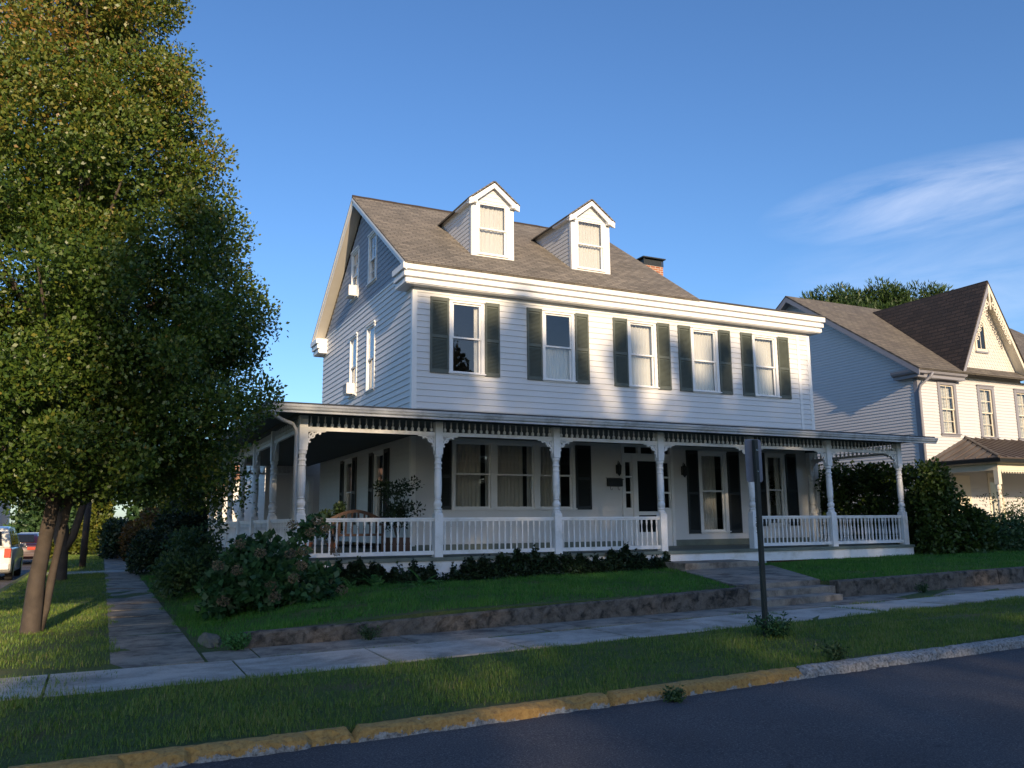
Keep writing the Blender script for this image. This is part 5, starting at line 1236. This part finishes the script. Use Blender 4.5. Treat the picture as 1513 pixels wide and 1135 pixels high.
# ------------------------------------------------------------------ FAR BUILDINGS
def gable_house(name, x0, x1, y0, y1, ze, zr, wall, roofm, label, axis='x', wins=(), zb=-.2, chim=None, doorr=None, over=.3):
    e = empty(name, (x0, y0, zb), label, 'house' if 'garage' not in name else 'garage')
    siding(TF(y0), x0, x1, zb, ze, .2, [], lim=None).build('wall', M[wall], e) if axis == 'x' else siding(TF(y0), x0, x1, zb, zr-.05, .2, [], lim=lambda z: (x0, x1) if z < ze else (x0+(z-ze)*(x1-x0)/2/(zr-ze), x1-(z-ze)*(x1-x0)/2/(zr-ze))).build('wall', M[wall], e)
    MB().box((x0+.01, y0+.01, zb), (x1-.01, y1, ze-.01)).build('wall', M[wall], e)
    if axis == 'x':
        ym = (y0+y1)/2; k = (zr-ze)/(ym-y0)
        r = MB(); r.slab([(x0-over, y0-over, ze-over*k), (x1+over, y0-over, ze-over*k), (x1+over, ym, zr), (x0-over, ym, zr)], .12); r.slab([(x0-over, ym, zr-.001), (x1+over, ym, zr-.001), (x1+over, y1+over, ze-over*k), (x0-over, y1+over, ze-over*k)], .12)
        r.build('roof', M[roofm], e)
        MB().prism([(y0, ze-.02), (y1, ze-.02), (ym, zr-.1)], x0+.02, x1-.02, lambda u, v, d: (d, u, v)).build('gable', M[wall], e)
    else:
        xm = (x0+x1)/2; k = (zr-ze)/(xm-x0)
        r = MB(); r.slab([(x0-over, y0-over, ze-over*k), (xm, y0-over, zr), (xm, y1+over, zr), (x0-over, y1+over, ze-over*k)][::-1], .15); r.slab([(xm, y0-over, zr), (x1+over, y0-over, ze-over*k), (x1+over, y1+over, ze-over*k), (xm, y1+over, zr)][::-1], .15)
        r.build('roof', M[roofm], e)
    for (a, b, c, d) in wins:
        w = MB(TF(y0)).box((a, .0, c), (b, .05, d)).build('window', M['trim'], e)
        MB(TF(y0)).box((a+.08, .051, c+.08), (b-.08, .056, d-.08)).build('pane', M['carglass'], w)
    if chim: MB().box(*chim).build('chimney', M['chimbrick'], e)
    if doorr: MB(TF(y0)).box((doorr[0], .02, zb+.2), (doorr[1], .06, doorr[2])).build('door', M['cream'], e)
    return e
gable_house('white_garage', -3.6, 4.6, 22, 30, 2.35, 4.55, 'whitelow', 'farroof', 'sunlit white garage with brown roof edge seen through the porch posts', 'y', [(-.9, -.3, 1.35, 2.2)], chim=((-.95, 24, 3.4), (-.35, 24.6, 5.6)), zb=.2)
gable_house('far_white_house', -24, -14.5, 62, 74, 5.0, 8.2, 'whitelow', 'farroof', 'white house far up the side street above the maroon car', 'x', [(-22, -20.8, 2.5, 4.2), (-19.2, -18, 2.5, 4.2), (-16.6, -15.4, 2.5, 4.2), (-22, -20.8, .2, 1.8), (-16.6, -15.4, .2, 1.8)])
gable_house('far_blue_house', -12.3, -8.6, 66, 74, 4.4, 6.4, 'nbsiding', 'farroof', 'pale house glimpsed between the trunks far up the street', 'y', [(-11.4, -10.6, 2.0, 3.6)])
gable_house('low_dark_shed', -19.5, -15.2, 40, 46, 2.0, 2.9, 'nbsiding', 'porchroof', 'low shed with dark roof behind the parked minivan', 'x', [])
# ------------------------------------------------------------------ ACROSS THE STREET (behind the camera; casts the shade, reflected in windows)
gable_house('sun_blocking_house', -14, -2.6, -76, -66, 9, 14, 'whitelow', 'roofdark', 'plain white house added unseen across the street to block low sun', 'x', [])  # solid unseen house added as an occluder for low sun rays
gable_house('sun_blocking_house', 1.0, 11, -76, -67, 9, 13.5, 'nbsiding', 'roofdark', 'pale sided house added unseen across the street to the right, blocking sun', 'x', [])  # second unseen house, likewise added to keep sun off the street
for i, (x, y, rr_, hh, lb) in enumerate(((14, -90, 6, 12, 'added nearest left'), (27, -74, 6.5, 27, 'tallest'), (40, -68, 8, 13, 'third'), (54, -70, 9, 15, 'fourth'), (70, -66, 9, 13, 'added farthest right'))):
    bush('distant_tree', (x, y, 1.0), (rr_, 4, hh), 190, 70, 1.6, .8, .6, 'hedge', lb+' tree of the distant row beyond the opposite houses', 'tree', 'distant trees beyond the opposite houses', seed=60+i)  # tallest follows a window reflection; the others added to hide reflected sky glow
def shade_tree(x, y, h, r, zb, label, seed, per=70, n=170, rad=.75, dens=1.):
    tree((x, y, .1), [([(x, y, 0), (x, y, zb), (x, y, h*.8)], [.35, .3, .08])], [(zb, r*.6), (zb+(h-zb)*.25, r), (zb+(h-zb)*.65, r*1.0), (h-1.3, r*.95), (h+.3, r*.6)], n, per, rad, .34, .24, 'shrubleaf', label, group='shade trees across the street', name='shade_tree', seed=seed, inner=.35, lobes=.24,
         extra=[(fx+dz*sl+random.uniform(-.15, .15), y+random.uniform(-.3, .3), h-.6+dz) for fx, hh, sl in [(x+random.uniform(-2.5, 2.5), random.uniform(1.0, 2.6), random.uniform(-.45, .45)) for _ in range(4)] for dz in np.arange(0, hh, .35)])
ST = [(-11.2, -59.5, 20.0, 2.2, 3), (-7.4, -60, 23.6, 2.9, 3), (-3.2, -59.6, 23.3, 2.9, 3), (1.0, -60.2, 23.0, 2.9, 3), (5.0, -59.6, 22.9, 2.8, 3), (8.4, -60, 21.6, 2.3, 3), (11.4, -60, 17.6, 2.5, 3)]
nm = ['first', 'second', 'third', 'fourth', 'fifth', 'sixth', 'seventh']
for i, (x, y, h, r, zb) in enumerate(ST):
    shade_tree(x, y, h, r, zb, nm[i]+' tree from the side street in the row opposite', 30+i, n=245, per=76, rad=.82)
MB().box((-13, -56.6, 0), (40, -55.7, 4.5)).build('sun_blocking_hedge', M['hedge'], label='long tall hedge block added unseen across the street to stop low sun', cat='hedge')  # plain unseen box added and raised to block low rays

# ------------------------------------------------------------------ SKY, SUN, CAMERA
SUN_EL, AZ = 16.5, 6.9       # elevation; sun stands behind the camera, slightly to the left
w = bpy.data.worlds.new('World'); SC.world = w; w.use_nodes = True; nt = w.node_tree; bg = nt.nodes['Background']
sky = nt.nodes.new('ShaderNodeTexSky'); sky.sky_type = 'NISHITA'; sky.sun_disc = False; sky.sun_elevation = R(SUN_EL)
sky.sun_rotation = R(180+AZ); sky.air_density = 1.0; sky.dust_density = .8; sky.ozone_density = 4.5; sky.altitude = 0
tc = nt.nodes.new('ShaderNodeTexCoord')
# thin cirrus: noise stretched along the streaks, only in one part of the sky
def ddot(v):
    d = nt.nodes.new('ShaderNodeVectorMath'); d.operation = 'DOT_PRODUCT'; nt.links.new(tc.outputs['Generated'], d.inputs[0]); d.inputs[1].default_value = v; return d.outputs['Value']
def mth(op, *a):
    n = nt.nodes.new('ShaderNodeMath'); n.operation = op
    for i, v in enumerate(a):
        if isinstance(v, (int, float)): n.inputs[i].default_value = v
        else: nt.links.new(v, n.inputs[i])
    return n.outputs[0]
P1 = Vector((.6466, .6879, .3296)); P2 = Vector((.8040, .4910, .3353)); CD = (P1*.42+P2*.58).normalized(); A1 = (P2-P1); A1 = (A1-CD*A1.dot(CD)).normalized(); A2 = A1.cross(CD); A2 = A2 if A2.z > 0 else -A2
U_, V_ = ddot(A1), ddot(A2)
cbn = nt.nodes.new('ShaderNodeCombineXYZ'); nt.links.new(mth('MULTIPLY', U_, 3.2), cbn.inputs[0]); nt.links.new(mth('MULTIPLY', V_, 19.0), cbn.inputs[1]); cbn.inputs[2].default_value = 3.7
cn = N(nt, 'ShaderNodeTexNoise', Scale=1.1, Detail=9, Roughness=.6, Distortion=.6); nt.links.new(cbn.outputs[0], cn.inputs['Vector'])
def blob(u0, v0, su, sv):
    a = mth('POWER', mth('ABSOLUTE', mth('DIVIDE', mth('SUBTRACT', U_, u0), su)), 2.0); b = mth('POWER', mth('ABSOLUTE', mth('DIVIDE', mth('SUBTRACT', V_, v0), sv)), 2.0)
    return mth('MAXIMUM', mth('SUBTRACT', 1.0, mth('ADD', a, b)), 0.0)
msk = mth('ADD', blob(.05, 0, .20, .045), mth('MULTIPLY', blob(.05, -.11, .26, .10), .5))
mu2n = mth('MULTIPLY', mth('MULTIPLY', msk, ramp(nt, cn.outputs[0], [(.34, (.0, .0, .0)), (.70, (1, 1, 1))]).outputs[0]), .33)
class _O: pass
mu2 = _O(); mu2.outputs = [mth('MINIMUM', mu2n, .6)]
hs = N(nt, 'ShaderNodeHueSaturation', Saturation=1.07, Hue=.504); nt.links.new(sky.outputs[0], hs.inputs['Color'])
cm = mixc(nt, mu2.outputs[0], hs.outputs[0], (7.0, 7.0, 7.4))
nt.links.new(cm, bg.inputs[0]); bg.inputs[1].default_value = .13

sl = bpy.data.lights.new('sun', 'SUN'); sl.energy = 4.1; sl.angle = R(.55); sl.color = (1, .76, .49)
so = bpy.data.objects.new('sun', sl); COL.objects.link(so)
dv = Vector((math.sin(R(AZ))*math.cos(R(SUN_EL)), math.cos(R(AZ))*math.cos(R(SUN_EL)), -math.sin(R(SUN_EL))))
so.rotation_euler = dv.to_track_quat('-Z', 'Y').to_euler(); so.location = (0, -30, 20)

from mathutils import Matrix
yaw, pit, rol = R(25.9496), R(9.5348), R(-.5297)
fw = Vector((math.sin(yaw)*math.cos(pit), math.cos(yaw)*math.cos(pit), math.sin(pit))); rt = Vector((math.cos(yaw), -math.sin(yaw), 0)); upv = rt.cross(fw)
c_, s_ = math.cos(rol), math.sin(rol); r2_ = rt*c_+upv*s_; u2_ = -rt*s_+upv*c_
cam = bpy.data.cameras.new('camera'); co = bpy.data.objects.new('camera', cam); COL.objects.link(co)
co.matrix_world = Matrix(((r2_[0], u2_[0], -fw[0], -6.5287), (r2_[1], u2_[1], -fw[1], -18.9346), (r2_[2], u2_[2], -fw[2], 1.6), (0, 0, 0, 1)))
cam.sensor_fit = 'HORIZONTAL'; cam.sensor_width = 36; cam.lens = 1230.58/1513*36; cam.clip_end = 3000; cam.clip_start = .05
SC.camera = co
SC.view_settings.view_transform = 'Standard'; SC.view_settings.look = 'None'; SC.view_settings.gamma = 1; SC.view_settings.exposure = .65
SC.cycles.max_bounces = 8; SC.cycles.transparent_max_bounces = 12
